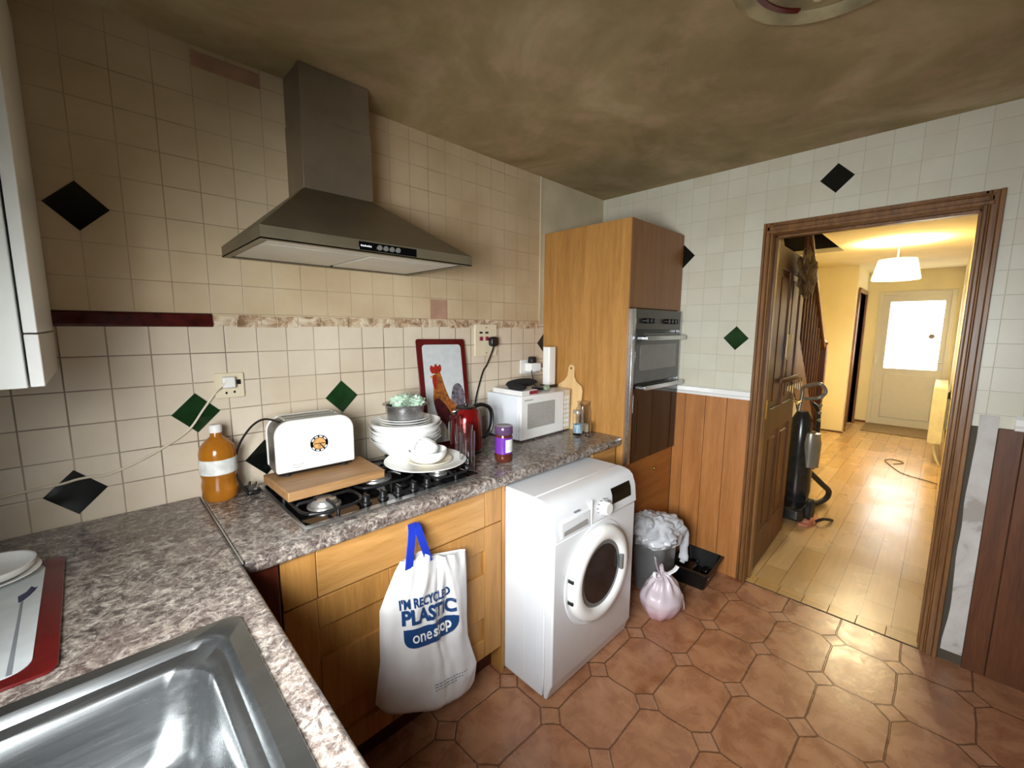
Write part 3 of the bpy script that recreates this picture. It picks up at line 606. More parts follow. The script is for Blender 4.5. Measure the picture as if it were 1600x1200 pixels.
obj('drain', MB().lathe([(0.0, ZW - 0.163), (0.03, ZW - 0.162), (0.042, ZW - 0.158), (0.044, ZW - 0.166)], -1.18, -1.08, 30), M['chrome'], sk, smooth=True)
# sink run base cabinet
sb = thing('base_cabinet', 'dark red wooden base cabinet under the sink worktop in the near corner', 'cabinet', (-1.2, -2.0, 0))
obj('body', MB().box(XW + 0.01, -0.905, YB + 0.03, -0.60, 0.12, 0.66), M['maroon_wood'], sb, bevel=0.003)
obj('plinth', MB().box(XW + 0.01, -0.955, YB + 0.03, -0.56, 0.0, 0.12), M['maroon_wood'], sb)
obj('corner_post', MB().box(-0.903, -0.796, -0.578, -0.55, 0.12, ZW - TH - 0.001), M['maroon_wood'], sb, bevel=0.002)  # dark red board, with the corner shadow also in its colour
for k in range(4):
    y1 = -0.62 - k * 0.66; obj('door', MB().box(-0.905, -0.887, y1 - 0.65, y1, 0.13, 0.855), M['oak_dark'], sb, bevel=0.003)
# hob base cabinet
YF = -0.575
bc = thing('base_cabinet', 'light oak base cabinet under the hob with one wide drawer front', 'cabinet', (-0.37, -0.3, 0))
obj('body', MB().box(-0.792, 0.052, YF + 0.022, -0.02, 0.12, ZW - TH - 0.002), M['oak'], bc, bevel=0.002)
obj('plinth', MB().box(-0.792, 0.052, YF + 0.07, YF + 0.09, 0.0, 0.12), M['maroon_wood'], bc)
obj('side_panel', MB().box(0.053, 0.068, YF - 0.002, -0.02, 0.0, ZW - TH - 0.001), M['oak'], bc, bevel=0.002)
dr = MB().box(-0.694, -0.044, YF, YF + 0.02, 0.708, 0.858)
df = obj('drawer_front', dr, M['oak_h'], bc, bevel=0.002)
obj('stile', MB().box(-0.790, -0.6965, YF - 0.0006, YF + 0.02, 0.708, 0.858), M['oak'], df, bevel=0.0015)
obj('stile', MB().box(-0.0415, 0.048, YF - 0.0006, YF + 0.02, 0.708, 0.858), M['oak'], df, bevel=0.0015)
obj('knob', MB().cyl((-0.388, YF, 0.822), (-0.388, YF - 0.02, 0.822), 0.006).ellipsoid((-0.388, YF - 0.026, 0.822), (0.014, 0.010, 0.014), 16, 10), M['chrome'], df, smooth=True)
for (a, b) in ((-0.790, -0.3725), (-0.3695, 0.048)):
    m = MB().box(a, a + 0.092, YF, YF + 0.02, 0.13, 0.702).box(b - 0.092, b, YF, YF + 0.02, 0.13, 0.702)
    for (c, d) in ((0.13, 0.21), (0.31, 0.503), (0.608, 0.702)): m.box(a + 0.0935, b - 0.0935, YF + 0.0005, YF + 0.02, c, d)
    m.box(a + 0.08, b - 0.08, YF + 0.012, YF + 0.019, 0.2, 0.62)
    dm = obj('door', m, M['oak'], bc, bevel=0.0015)
# narrow cabinet right of washing machine
nc = thing('base_cabinet', 'narrow oak base unit between washing machine and tall oven housing', 'cabinet', (0.81, -0.3, 0))
obj('body', MB().box(0.690, 0.943, YF + 0.022, -0.02, 0.0, ZW - TH - 0.002), M['oak'], nc, bevel=0.002)
obj('drawer_front', MB().box(0.694, 0.915, YF, YF + 0.02, 0.70, 0.858), M['oak_h'], nc, bevel=0.003)
obj('door', MB().box(0.694, 0.915, YF, YF + 0.02, 0.10, 0.695), M['oak'], nc, bevel=0.003)
# tall oven housing
CL, CH, CD = 0.945, 2.080, -0.604
tc = thing('tall_oven_cabinet', 'tall light oak cabinet housing the double oven in the corner', 'cabinet', (1.26, -0.3, 0))
obj('side_panel', MB().box(CL, CL + 0.018, CD + 0.004, -0.001, 0.0, CH), M['oak'], tc, bevel=0.0015, label='light oak side panel')
obj('body', MB().slab([CL + 0.018, CL + 0.022, X1 - 0.02, X1 - 0.002], [0.0, 0.745, 1.612, CH - 0.002], CD + 0.022, -0.001, lambda u, v, w: (u, w, v), skip={(1, 1)}), M['oak_dark'], tc)
obj('plinth', MB().box(CL + 0.02, X1 - 0.016, CD + 0.03, CD + 0.05, 0.0, 0.10), M['oak_low'], tc)
obj('top_door', MB().box(CL + 0.003, X1 - 0.004, CD, CD + 0.02, 1.618, CH - 0.001), M['oak_dark'], tc, bevel=0.0015, label='brown veneered top door')
ld = obj('bottom_door', MB().box(CL + 0.019, X1 - 0.016, CD, CD + 0.02, 0.10, 0.738), M['oak_low'], tc, bevel=0.002)
obj('knob', MB().cyl((1.283, CD, 0.655), (1.283, CD - 0.018, 0.655), 0.005).ellipsoid((1.283, CD - 0.022, 0.655), (0.011, 0.009, 0.011), 14, 8), M['brass'], ld, smooth=True)
# double oven
ov = thing('double_oven', 'built-in grey steel double oven with two bar handles in the tall cabinet', 'oven', (1.26, -0.4, 0.745))
OX0, OX1 = CL + 0.024, X1 - 0.022
obj('body', MB().box(OX0, OX1, CD + 0.01, -0.10, 0.748, 1.610), M['dark_plastic'], ov)
obj('side_trim', MB().box(CL + 0.018, CL + 0.050, CD - 0.018, CD + 0.01, 0.746, 1.612), M['steel'], ov, bevel=0.002, label='bright steel edge trim')
obj('side_trim', MB().box(X1 - 0.034, X1 - 0.016, CD - 0.018, CD + 0.01, 0.746, 1.612), M['steel'], ov, bevel=0.002, label='bright steel edge trim')
px0, px1 = CL + 0.050, X1 - 0.034
cp_ = obj('control_panel', MB().box(px0, px1, CD - 0.020, CD + 0.01, 1.498, 1.612), M['oven_panel'], ov, bevel=0.003)
for x in (1.075, 1.118, 1.158, 1.335, 1.378, 1.42, 1.455): obj('knob', MB().cyl((x, CD - 0.020, 1.548), (x, CD - 0.044, 1.548), 0.0155, 0.013, 20), M['dark_plastic'], cp_, smooth=True)
def ovendoor(z0, z1, wz0, wz1, m1, m2, hz):
    d = obj('oven_door', MB().box(px0, px1, CD - 0.022, CD + 0.008, z0, z1), m1, ov, bevel=0.003)
    obj('window', MB().prism(roundrect(px0 + 0.05, px1 - 0.05, wz0, wz1, 0.01), CD - 0.0235, CD - 0.02, 'y'), m2, d)
    obj('handle', MB().prism(roundrect(px0 + 0.045, px1 - 0.015, hz - 0.011, hz + 0.013, 0.005), CD - 0.066, CD - 0.052, 'y').box(px0 + 0.06, px0 + 0.08, CD - 0.054, CD - 0.02, hz - 0.008, hz + 0.008).box(px1 - 0.05, px1 - 0.03, CD - 0.054, CD - 0.02, hz - 0.008, hz + 0.008), M['steel'], d, bevel=0.002)
ovendoor(1.203, 1.482, 1.272, 1.415, M['oven_grey'], M['oven_win'], 1.452)
ovendoor(0.750, 1.188, 0.800, 1.120, M['oven_dark'], M['oven_dark'], 1.176)
# left wall cabinet (near the window)
wc = thing('wall_cabinet', 'white wall cabinet above the worktop at the left edge', 'cabinet', (-1.33, -0.25, 1.38))
obj('body', MB().box(XW + 0.001, -1.2075, -0.500, -0.004, 1.376, 2.30), M['white_cab'], wc, bevel=0.002)
obj('door', MB().box(-1.2035, -1.1835, -0.502, -0.006, 1.4885, 2.30), M['white_cab'], wc, bevel=0.002)
obj('pelmet', MB().box(-1.2035, -1.1830, -0.502, -0.006, 1.378, 1.4855), M['white_gloss'], wc, bevel=0.002)
# cooker hood
hd = thing('cooker_hood', 'pyramid chimney cooker hood in grimy brushed steel above the hob', 'cooker hood', (-0.39, 0.0, 1.742))
hx0, hx1, hy, hz0, hz1 = -0.757, -0.022, -0.476, 1.742, 1.778
cx0, cx1, cyy, cz = -0.5235, -0.2686, -0.160, 1.994
m = MB(); V = [(hx0, 0, hz1), (hx0, hy, hz1), (hx1, hy, hz1), (hx1, 0, hz1), (cx0, 0, cz), (cx0, cyy, cz), (cx1, cyy, cz), (cx1, 0, cz), (hx0, 0, hz0), (hx0, hy, hz0), (hx1, hy, hz0), (hx1, 0, hz0)]
F = [(0, 1, 5, 4), (1, 2, 6, 5), (2, 3, 7, 6), (4, 5, 6, 7), (8, 9, 1, 0), (9, 10, 2, 1), (10, 11, 3, 2), (8, 11, 3, 7, 4, 0)]
m.add(V, F)
inx = 0.02; m.slab([hx0, hx0 + inx, hx1 - inx, hx1], [hy, hy + inx, -inx, 0], hz0, hz0 + 0.004, lambda u, v, w: (u, v, w), skip={(1, 1)})
obj('canopy', m, M['steel_hood'], hd, bevel=0.003)
obj('chimney', MB().box(cx0, cx1, cyy, -0.0005, cz - 0.002, H - 0.001), M['steel_chimney'], hd, bevel=0.002)
obj('chimney', MB().box(cx0 - 0.0025, cx1 + 0.0025, cyy - 0.0025, -0.0005, cz - 0.001, 2.235), M['steel_chimney'], hd, bevel=0.001)
for (a, b) in ((hx0 + 0.03, -0.40), (-0.385, hx1 - 0.03)):
    ft = obj('grease_filter', MB().box(a, b, hy + 0.11, -0.03, hz0 + 0.004, hz0 + 0.012), M['filter'], hd, bevel=0.002)
obj('lamp_strip', MB().box(hx0 + 0.03, hx1 - 0.03, hy + 0.03, hy + 0.105, hz0 + 0.004, hz0 + 0.011), M['filter'], hd, bevel=0.002)
# control strip lies on the front lip
cs = obj('control_strip', MB().box(-0.480, -0.272, hy - 0.0025, hy + 0.001, 1.7475, 1.7735), M['black_gloss'], hd, bevel=0.0008)
for k in range(4): obj('button', MB().cyl((-0.411 + 0.0222 * k, hy - 0.002, 1.7605), (-0.411 + 0.0222 * k, hy - 0.007, 1.7605), 0.0082, n=20), M['alu'], cs, smooth=True)
lg = MB(); x = -0.474
for k in range(6):
    lg.box(x, x + 0.0045, hy - 0.0032, hy - 0.002, 1.758, 1.7635 - 0.001 * (k % 2)); x += 0.0062
obj('maker_mark', lg, M['ink_white'], cs)

# ================================================================== APPLIANCES ON / IN THE RUN
# hob
hb = thing('gas_hob', 'black five-burner gas hob with steel rim set in the worktop', 'hob', (-0.36, -0.3, ZW))
HX0, HX1, HY0, HY1 = -0.712, -0.012, -0.545, -0.055
obj('rim', MB().slab([HX0, HX0 + 0.014, HX1 - 0.014, HX1], [HY0, HY0 + 0.03, HY1 - 0.012, HY1], ZW + 0.0003, ZW + 0.0065, lambda u, v, w: (u, v, w), skip={(1, 1)}), M['steel'], hb, bevel=0.002)
obj('glass_plate', MB().box(HX0 + 0.013, HX1 - 0.013, HY0 + 0.029, HY1 - 0.011, ZW + 0.0003, ZW + 0.006), M['black_gloss'], hb)
burn = [(-0.600, -0.400, 0.042), (-0.590, -0.165, 0.034), (-0.360, -0.275, 0.055), (-0.145, -0.400, 0.026), (-0.135, -0.165, 0.040)]
for (x, y, r) in burn:
    b = obj('burner', MB().lathe([(0.0, ZW + 0.006), (r + 0.012, ZW + 0.006), (r + 0.010, ZW + 0.012), (r + 0.002, ZW + 0.014), (r, ZW + 0.022), (0, ZW + 0.022)], x, y, 36), M['alu'], hb, smooth=True)
    obj('burner_cap', MB().lathe([(0.0, ZW + 0.022), (r - 0.004, ZW + 0.0222), (r - 0.004, ZW + 0.028), (r - 0.008, ZW + 0.031), (0, ZW + 0.031)], x, y, 36), M['alu'], b, smooth=True)
def grate(x0, x1, y0, y1, cs_):
    m = MB(); zt = ZW + 0.036; t = 0.0055
    pts = roundrect(x0, x1, y0, y1, 0.05, 2)
    m.tube([(p[0], p[1], zt - 0.012) for p in pts] + [(pts[0][0], pts[0][1], zt - 0.012)], t, 8, smooth=False)
    for (cx, cy, r) in cs_:
        for k in range(4):
            a = math.radians(45 + 90 * k) if len(cs_) == 1 else math.radians(90 * k)
            ex = cx + 0.105 * math.cos(a); ey = cy + 0.105 * math.sin(a); ex = min(max(ex, x0), x1); ey = min(max(ey, y0), y1)
            m.tube([(ex, ey, zt - 0.012), (cx + 0.08 * math.cos(a), cy + 0.08 * math.sin(a), zt - 0.003), (cx + 0.026 * math.cos(a), cy + 0.026 * math.sin(a), zt - 0.003)], t, 8, smooth=False)
    for (a, b) in ((x0, (y0 + y1) / 2), (x1, (y0 + y1) / 2), ((x0 + x1) / 2, y0), ((x0 + x1) / 2, y1)):
        m.cyl((a, b, ZW + 0.006), (a, b, zt - 0.010), 0.006, n=10)
    return obj('pan_support', m, M['cast'], hb, smooth=True)
grate(-0.690, -0.498, -0.50, -0.07, burn[0:2]); grate(-0.474, -0.246, -0.41, -0.13, [burn[2]]); grate(-0.224, -0.036, -0.50, -0.07, burn[3:5])
for x in (-0.492, -0.430, -0.370, -0.309, -0.250):
    obj('knob', MB().lathe([(0.0, ZW + 0.006), (0.019, ZW + 0.006), (0.0185, ZW + 0.012), (0.0135, ZW + 0.014), (0.012, ZW + 0.032), (0.010, ZW + 0.034), (0, ZW + 0.034)], x, -0.482, 24).box(x - 0.003, x + 0.003, -0.496, -0.468, ZW + 0.03, ZW + 0.038), M['dark_plastic'], hb, smooth=True)
# washing machine
wm = thing('washing_machine', 'white front-loading washing machine standing proud of the worktop', 'washing machine', (0.374, -0.55, 0))
W0, W1 = 0.0736, 0.6730
obj('body', MB().prism([(-0.28, 0.012), (-0.28, 0.83), (-0.735, 0.83), (-0.795, 0.828), (-0.8, 0.10), (-0.79, 0.012)], W0, W1, 'x'), M['enamel_side'], wm, bevel=0.006)
obj('lid', MB().box(W0 + 0.001, W1 - 0.001, -0.735, -0.27, 0.831, 0.846), M['enamel'], wm, bevel=0.006)
fp = MB().prism([(-0.796, 0.012), (-0.796, 0.690), (-0.840, 0.690), (-0.840, 0.09), (-0.828, 0.06), (-0.815, 0.012)], W0 + 0.001, W1 - 0.001, 'x')
obj('front_panel', fp, M['enamel'], wm, bevel=0.006)
cpn = MB().prism([(-0.736, 0.831), (-0.736, 0.846), (-0.775, 0.844), (-0.805, 0.835), (-0.822, 0.820), (-0.838, 0.775), (-0.846, 0.694), (-0.796, 0.694), (-0.796, 0.828)], W0, W1, 'x')
cpo = obj('control_panel', cpn, M['enamel'], wm, bevel=0.004)
def panelpt(z): return -0.822 - 0.016 * (0.820 - z) / 0.045 if z > 0.775 else -0.838 - 0.008 * (0.775 - z) / 0.081
dsp = MB(); z0, z1 = 0.735, 0.802
dsp.add([(0.470, panelpt(z0) - 0.002, z0), (0.624, panelpt(z0) - 0.002, z0), (0.624, panelpt(0.775) - 0.002, 0.775), (0.470, panelpt(0.775) - 0.002, 0.775), (0.624, panelpt(z1) - 0.002, z1), (0.470, panelpt(z1) - 0.002, z1),
         (0.470, -0.82, z0), (0.624, -0.82, z0), (0.624, -0.81, z1), (0.470, -0.81, z1)], [(0, 1, 2, 3), (3, 2, 4, 5), (0, 6, 7, 1), (5, 4, 8, 9), (0, 3, 5, 9, 6), (1, 7, 8, 4, 2)])
obj('display', dsp, M['display'], cpo)
kn = obj('dial', MB().cyl((0.398, -0.838, 0.742), (0.398, -0.874, 0.744), 0.031, 0.027, 32), M['white_gloss'], cpo, bevel=0.003)
obj('seam', MB().box(0.306, 0.309, -0.8475, -0.84, 0.695, 0.80), M['white_gloss'], cpo)
dwr = obj('detergent_drawer', MB().box(0.108, 0.292, -0.8485, -0.83, 0.700, 0.766), M['enamel'], cpo, bevel=0.003)
obj('recess_shade', MB().prism([(0.122, 0.708), (0.280, 0.708), (0.280, 0.722), (0.272, 0.735), (0.135, 0.728), (0.122, 0.726)], -0.8492, -0.846, 'y'), plain('shaded_grey_recess', '9a9894', 0.4), dwr)  # raised grey shape, shade of the drawer grip painted as its colour
obj('brand_mark', MB().box(0.19, 0.225, -0.8452, -0.838, 0.781, 0.785), M['ink_grey'], cpo)
mk = MB()
for k in range(9):
    a = math.radians(200 - 28 * k); mk.box(0.398 + 0.044 * math.cos(a) - 0.004, 0.398 + 0.044 * math.cos(a) + 0.004, -0.8465, -0.838, 0.743 + 0.036 * math.sin(a), 0.7445 + 0.036 * math.sin(a))
obj('programme_marks', mk, M['ink_grey'], cpo)
DC = Matrix.Translation((0.368, -0.840, 0.462)) @ Matrix.Rotation(math.pi / 2, 4, 'X')
prof = [(0.142, 0.0), (0.205, 0.0), (0.208, 0.012), (0.202, 0.030), (0.188, 0.040), (0.165, 0.041), (0.150, 0.034), (0.142, 0.020)]
wd = obj('door_ring', MB().lathe(prof, n=72, close=True, M4=DC), M['white_gloss'], wm, smooth=True, label='round white door ring')
obj('recess_ring', MB().lathe([(0.204, 0.0), (0.228, 0.0), (0.224, 0.004), (0.212, 0.005), (0.206, 0.003)], n=72, close=True, M4=DC), M['enamel'], wm, smooth=True)
obj('porthole_glass', MB().lathe([(0.146, 0.024), (0.138, 0.024), (0.118, 0.016), (0.09, 0.004), (0.0, -0.002)], n=60, M4=DC), M['door_glass'], wd, smooth=True, label='dark bulging porthole glass')
obj('inner_rim', MB().lathe([(0.126, 0.015), (0.147, 0.018), (0.147, 0.024), (0.130, 0.026), (0.124, 0.020)], n=60, close=True, M4=DC), M['grey_plastic'], wd, smooth=True, label='grey inner rubber rim')
obj('door_catch', MB().box(0.500, 0.514, -0.884, -0.868, 0.43, 0.50), M['grey_plastic'], wd, bevel=0.003)
obj('door_hinge', MB().box(0.160, 0.168, -0.868, -0.838, 0.50, 0.512).box(0.160, 0.168, -0.868, -0.838, 0.408, 0.42), M['dark_plastic'], wd)
obj('side_groove', MB().box(W0 - 0.0008, W0 + 0.002, -0.688, -0.684, 0.06, 0.80).box(W0 - 0.0008, W0 + 0.002, -0.76, -0.757, 0.06, 0.80).box(W0 - 0.0008, W0 + 0.002, -0.775, -0.773, 0.06, 0.80), M['enamel'], wm)
for (x, y) in ((0.12, -0.76), (0.62, -0.76), (0.12, -0.33), (0.62, -0.33)): obj('foot', MB().cyl((x, y, 0), (x, y, 0.014), 0.02), M['rubber'], wm)
# microwave
mw = thing('microwave', 'white microwave oven with grey window and keypad on the worktop', 'microwave', (0.65, -0.17, ZW))
MX0, MX1, MY0, MY1, MZ0, MZ1 = 0.445, 0.866, -0.275, -0.03, ZW + 0.008, 1.150
obj('body', MB().box(MX0, MX1, MY0, MY1, MZ0, MZ1), M['enamel_side'], mw, bevel=0.004)
md = obj('door', MB().box(MX0, 0.800, MY0 - 0.022, MY0 - 0.001, MZ0, MZ1), M['white_gloss'], mw, bevel=0.006)
obj('window', MB().prism(roundrect(0.492, 0.716, 0.972, 1.108, 0.005), MY0 - 0.0235, MY0 - 0.02, 'y'), M['mw_window'], md, label='grey perforated window')
obj('brand_mark', MB().box(0.47, 0.535, MY0 - 0.0228, MY0 - 0.02, 1.125, 1.129), M['ink_grey'], md)
kp = obj('keypad', MB().box(0.803, MX1, MY0 - 0.014, MY0 - 0.0, MZ0, MZ1), M['cream_plastic'], mw, bevel=0.003)
for r_ in range(7):
    for c_ in range(2): obj('key', MB().box(0.812 + 0.026 * c_, 0.832 + 0.026 * c_, MY0 - 0.0165, MY0 - 0.012, 0.935 + 0.027 * r_, 0.953 + 0.027 * r_), M['white_plastic'], kp)
for (x, y) in ((0.48, -0.25), (0.83, -0.25), (0.48, -0.06), (0.83, -0.06)): obj('foot', MB().cyl((x, y, ZW), (x, y, ZW + 0.009), 0.012, n=12), M['rubber'], mw)

# ------------------------------------------------------------------ sockets and cables
sl = thing('wall_socket', 'grubby square wall socket with a white lead above the orange bottle', 'socket', (-0.767, 0, 1.29))
obj('plate', MB().prism(roundrect(-0.812, -0.722, 1.247, 1.337, 0.006), -0.010, 0.0, 'y'), M['cream_plastic'], sl, bevel=0.002)
obj('switch', MB().box(-0.745, -0.733, -0.014, -0.009, 1.295, 1.312), M['dark_plastic'], sl, bevel=0.001)
obj('socket_hole', MB().box(-0.770, -0.764, -0.0112, -0.009, 1.285, 1.298).box(-0.782, -0.776, -0.0112, -0.009, 1.262, 1.27).box(-0.757, -0.751, -0.0112, -0.009, 1.264, 1.272), M['dark_plastic'], sl)
wl = thing('white_plug_lead', 'thin cream plug lead trailing from the wall socket down across the tiles', 'cable', (-0.775, -0.02, 1.31))
obj('plug', MB().box(-0.792, -0.752, -0.034, -0.0105, 1.285, 1.325), M['white_plastic'], wl, bevel=0.005)
obj('lead', MB().tube([(-0.772, -0.03, 1.318), (-0.80, -0.03, 1.29), (-0.815, -0.012, 1.267), (-0.851, -0.010, 1.215), (-0.897, -0.008, 1.149), (-0.969, -0.007, 1.100), (-1.036, -0.006, 1.066), (-1.106, -0.006, 1.041), (-1.149, -0.006, 1.043), (-1.177, -0.006, 1.042), (-1.21, -0.006, 1.036), (-1.28, -0.006, 1.032), (-1.40, -0.006, 1.02)], 0.0038, 8), M['cable_white'], wl, smooth=True)
sr = thing('cooker_switch', 'tall cream cooker switch plate with red rockers on the tiles', 'switch', (0.457, 0, 1.435))
obj('plate', MB().prism(roundrect(0.377, 0.537, 1.347, 1.522, 0.008), -0.010, 0, 'y'), M['cream_plastic'], sr, bevel=0.002)
for x in (0.418, 0.460):
    obj('rocker', MB().box(x - 0.010, x + 0.010, -0.016, -0.009, 1.433, 1.455), M['card_red'], sr, bevel=0.002, label='red rocker switch')
    obj('indicator', MB().box(x - 0.010, x + 0.010, -0.0125, -0.009, 1.472, 1.482), M['dark_plastic'], sr)
obj('screw', MB().cyl((0.457, -0.0095, 1.505), (0.457, -0.012, 1.505), 0.004, n=10).cyl((0.457, -0.0095, 1.365), (0.457, -0.012, 1.365), 0.004, n=10), M['brass'], sr)
kl = thing('black_plug_lead', 'black plug and lead hanging from the cooker switch to the red kettle', 'cable', (0.495, -0.02, 1.43))
obj('plug', MB().prism(roundrect(0.470, 0.520, 1.400, 1.455, 0.018), -0.044, -0.0105, 'y'), M['dark_plastic'], kl, bevel=0.006)
obj('lead', MB().tube([(0.497, -0.028, 1.41), (0.487, -0.026, 1.375), (0.460, -0.012, 1.30), (0.435, -0.008, 1.264), (0.40, -0.010, 1.18), (0.372, -0.018, 1.11), (0.352, -0.03, 1.02), (0.340, -0.06, 0.94), (0.325, -0.11, 0.9125), (0.27, -0.17, 0.912), (0.225, -0.205, 0.912)], 0.0042, 8), M['cable_black'], kl, smooth=True)
s3 = thing('wall_socket', 'white wall socket behind the microwave carrying a plug adaptor', 'socket', (0.79, 0, 1.26))
obj('plate', MB().prism(roundrect(0.735, 0.881, 1.225, 1.311, 0.006), -0.010, 0, 'y'), M['white_plastic'], s3, bevel=0.002)
ad = thing('plug_adaptor', 'white plug adaptor on the wall above the microwave with a black plug on top', 'adaptor', (0.81, -0.02, 1.26))
obj('body', MB().box(0.770, 0.862, -0.062, -0.0105, 1.240, 1.292), M['white_gloss'], ad, bevel=0.005)
obj('black_plug', MB().prism([(0.782, 1.2925), (0.828, 1.2925), (0.822, 1.33), (0.788, 1.33)], -0.055, -0.018, 'y'), M['dark_plastic'], ad, bevel=0.005, label='black plug')
obj('lead', MB().tube([(0.862, -0.04, 1.262), (0.88, -0.06, 1.25), (0.872, -0.09, 1.20), (0.84, -0.10, 1.155)], 0.0032, 8), M['cable_white'], ad, smooth=True)
obj('lead', MB().tube([(0.775, -0.06, 1.25), (0.765, -0.08, 1.21), (0.76, -0.10, 1.165), (0.80, -0.11, 1.156), (0.86, -0.12, 1.156)], 0.0032, 8), M['cable_black'], ad, smooth=True)

# ------------------------------------------------------------------ things on the worktop, left to right
# orange bottle
ob = thing('squash_bottle', 'plastic bottle of orange liquid with a white label against the tiles', 'bottle', (-0.832, -0.075, ZW))
obj('bottle', MB().lathe([(0.0, 0.0), (0.044, 0.0), (0.053, 0.012), (0.054, 0.055), (0.050, 0.075), (0.054, 0.092), (0.055, 0.165), (0.050, 0.188), (0.034, 0.208), (0.018, 0.222), (0.016, 0.236), (0, 0.236)], n=36), M['amber'], ob, smooth=True, local=True)
obj('label', MB().lathe([(0.0545, 0.096), (0.0562, 0.098), (0.0562, 0.146), (0.0545, 0.148)], n=36), M['label_white'], ob, smooth=True, local=True)
obj('cap', MB().lathe([(0.0, 0.236), (0.019, 0.236), (0.019, 0.258), (0.015, 0.263), (0.0, 0.263)], n=24), M['white_plastic'], ob, smooth=True, local=True)
# wooden board + toaster
bd = obj('chopping_board', MB().prism([(-0.705, -0.384), (-0.369, -0.383), (-0.360, -0.150), (-0.712, -0.135)], 0.9455, 0.9775, 'z'), M['boardwood'], bevel=0.004); tag(bd, 'thick brown wooden chopping board lying on the hob under the toaster', 'chopping board')
to = thing('toaster', 'white two-slot toaster with black ends on a wooden board', 'toaster', (-0.552, -0.165, 0.978), math.radians(-3.0))
def arch(w, h, r, z0=0.0): 
    return [(-w / 2, z0), (w / 2, z0)] + [(w / 2 - r + r * math.cos(math.radians(a)), h - r + r * math.sin(math.radians(a))) for a in range(0, 91, 10)] + [(-w / 2 + r + r * math.cos(math.radians(a)), h - r + r * math.sin(math.radians(a))) for a in range(90, 181, 10)]
TG = plain('toaster_grey_black', '4b4843', 0.3, 0.2, var=0.1)
obj('front_shell', MB().prism(arch(0.272, 0.200, 0.055, 0.016), -0.075, -0.050, 'y'), M['white_gloss'], to, bevel=0.008, seg=3, local=True)
obj('rear_shell', MB().prism(arch(0.272, 0.200, 0.055, 0.016), 0.052, 0.075, 'y'), M['white_gloss'], to, bevel=0.008, seg=3, local=True)
cr_ = MB().prism(arch(0.266, 0.196, 0.052, 0.016), -0.052, 0.054, 'y'); obj('middle_body', cr_, TG, to, local=True, bevel=0.001)
obj('slot_rim', MB().slab([-0.098, -0.090, 0.090, 0.098], [-0.040, -0.032, -0.008, 0.008, 0.032, 0.040], 0.195, 0.2015, lambda u, v, w: (u, v, w), skip={(1, 1), (1, 3)}), M['alu'], to, local=True, bevel=0.001)
for y in (-0.02, 0.02): obj('slot', MB().box(-0.090, 0.090, y - 0.012, y + 0.012, 0.1955, 0.1972), M['black_gloss'], to, local=True)
obj('base', MB().box(-0.130, 0.130, -0.062, 0.066, 0.006, 0.0165), M['dark_plastic'], to, bevel=0.003, local=True)
for (x, y) in ((-0.10, -0.05), (0.10, -0.05), (-0.10, 0.05), (0.10, 0.05)): obj('foot', MB().cyl((x, y, 0), (x, y, 0.007), 0.012, n=14), M['rubber'], to, local=True)
DY = Matrix.Translation((0.006, -0.0750, 0.106)) @ Matrix.Rotation(math.pi / 2, 4, 'X')
dl = obj('dial', MB().lathe([(0.0, 0.0), (0.0305, 0.0), (0.0305, 0.003), (0.0, 0.003)], n=40, M4=DY), M['black_gloss'], to, local=True, label='round dial badge with black rim')
obj('dial_face', MB().lathe([(0.0, 0.003), (0.0215, 0.003), (0.0215, 0.0042), (0.0, 0.0042)], n=40, M4=DY), plain('orange_cream_dial', 'd9a466', 0.4, var=0.25, vs=90), dl, local=True)
tk = MB()
for k in range(10):
    if k in (0, 5): continue
    for j in range(3):
        a = math.radians(36 * k - 9 + 8 * j); a2 = math.radians(36 * k - 9 + 8 * (j + 1))
        q = [DY @ Vector((r * math.cos(t), r * math.sin(t), 0.0036)) for r, t in ((0.0235, a), (0.0282, a), (0.0282, a2), (0.0235, a2))]; tk.add(q, [(0, 1, 2, 3)])
obj('dial_marks', tk, M['ink_white'], dl, local=True)
obj('needle', MB().box(-0.013, 0.026, -0.0800, -0.0790, 0.1045, 0.1070).prism([(0.006, 0.104), (0.010, 0.104), (0.024, 0.088), (0.020, 0.087)], -0.0800, -0.0790, 'y'), M['dark_plastic'], dl, local=True)
def text_mesh(body, size, bold=0.0, space=1.0):
    cu = bpy.data.curves.new('lettering', 'FONT'); cu.body = body; cu.size = size; cu.offset = bold; cu.align_x = 'LEFT'; cu.space_character = space; cu.resolution_u = 3
    o = bpy.data.objects.new('lettering', cu); C.objects.link(o); dg = bpy.context.evaluated_depsgraph_get(); me = bpy.data.meshes.new_from_object(o.evaluated_get(dg))
    vs = [tuple(v.co) for v in me.vertices]; fs = [tuple(p.vertices) for p in me.polygons]; bpy.data.objects.remove(o); bpy.data.meshes.remove(me); bpy.data.curves.remove(cu); return vs, fs
def text_fit(body, w, h, bold=0.0, sub=0.012):
    """lettering scaled to w x h, origin lower left, subdivided so that it can follow a surface"""
    vs, fs = text_mesh(body, 1.0, bold); xs = [v[0] for v in vs]; ys = [v[1] for v in vs]; x0, x1, y0, y1 = min(xs), max(xs), min(ys), max(ys)
    bm = bmesh.new(); V = [bm.verts.new(((v[0] - x0) / (x1 - x0) * w, (v[1] - y0) / (y1 - y0) * h, 0)) for v in vs]
    for f in fs:
        try: bm.faces.new([V[i] for i in f])
        except ValueError: pass
    bmesh.ops.triangulate(bm, faces=bm.faces)
    for _ in range(3):
        e = [x for x in bm.edges if x.calc_length() > sub]
        if not e: break
        bmesh.ops.subdivide_edges(bm, edges=e, cuts=1)
    bm.verts.index_update(); r = ([tuple(v.co) for v in bm.verts], [tuple(v.index for v in f.verts) for f in bm.faces]); bm.free(); return r
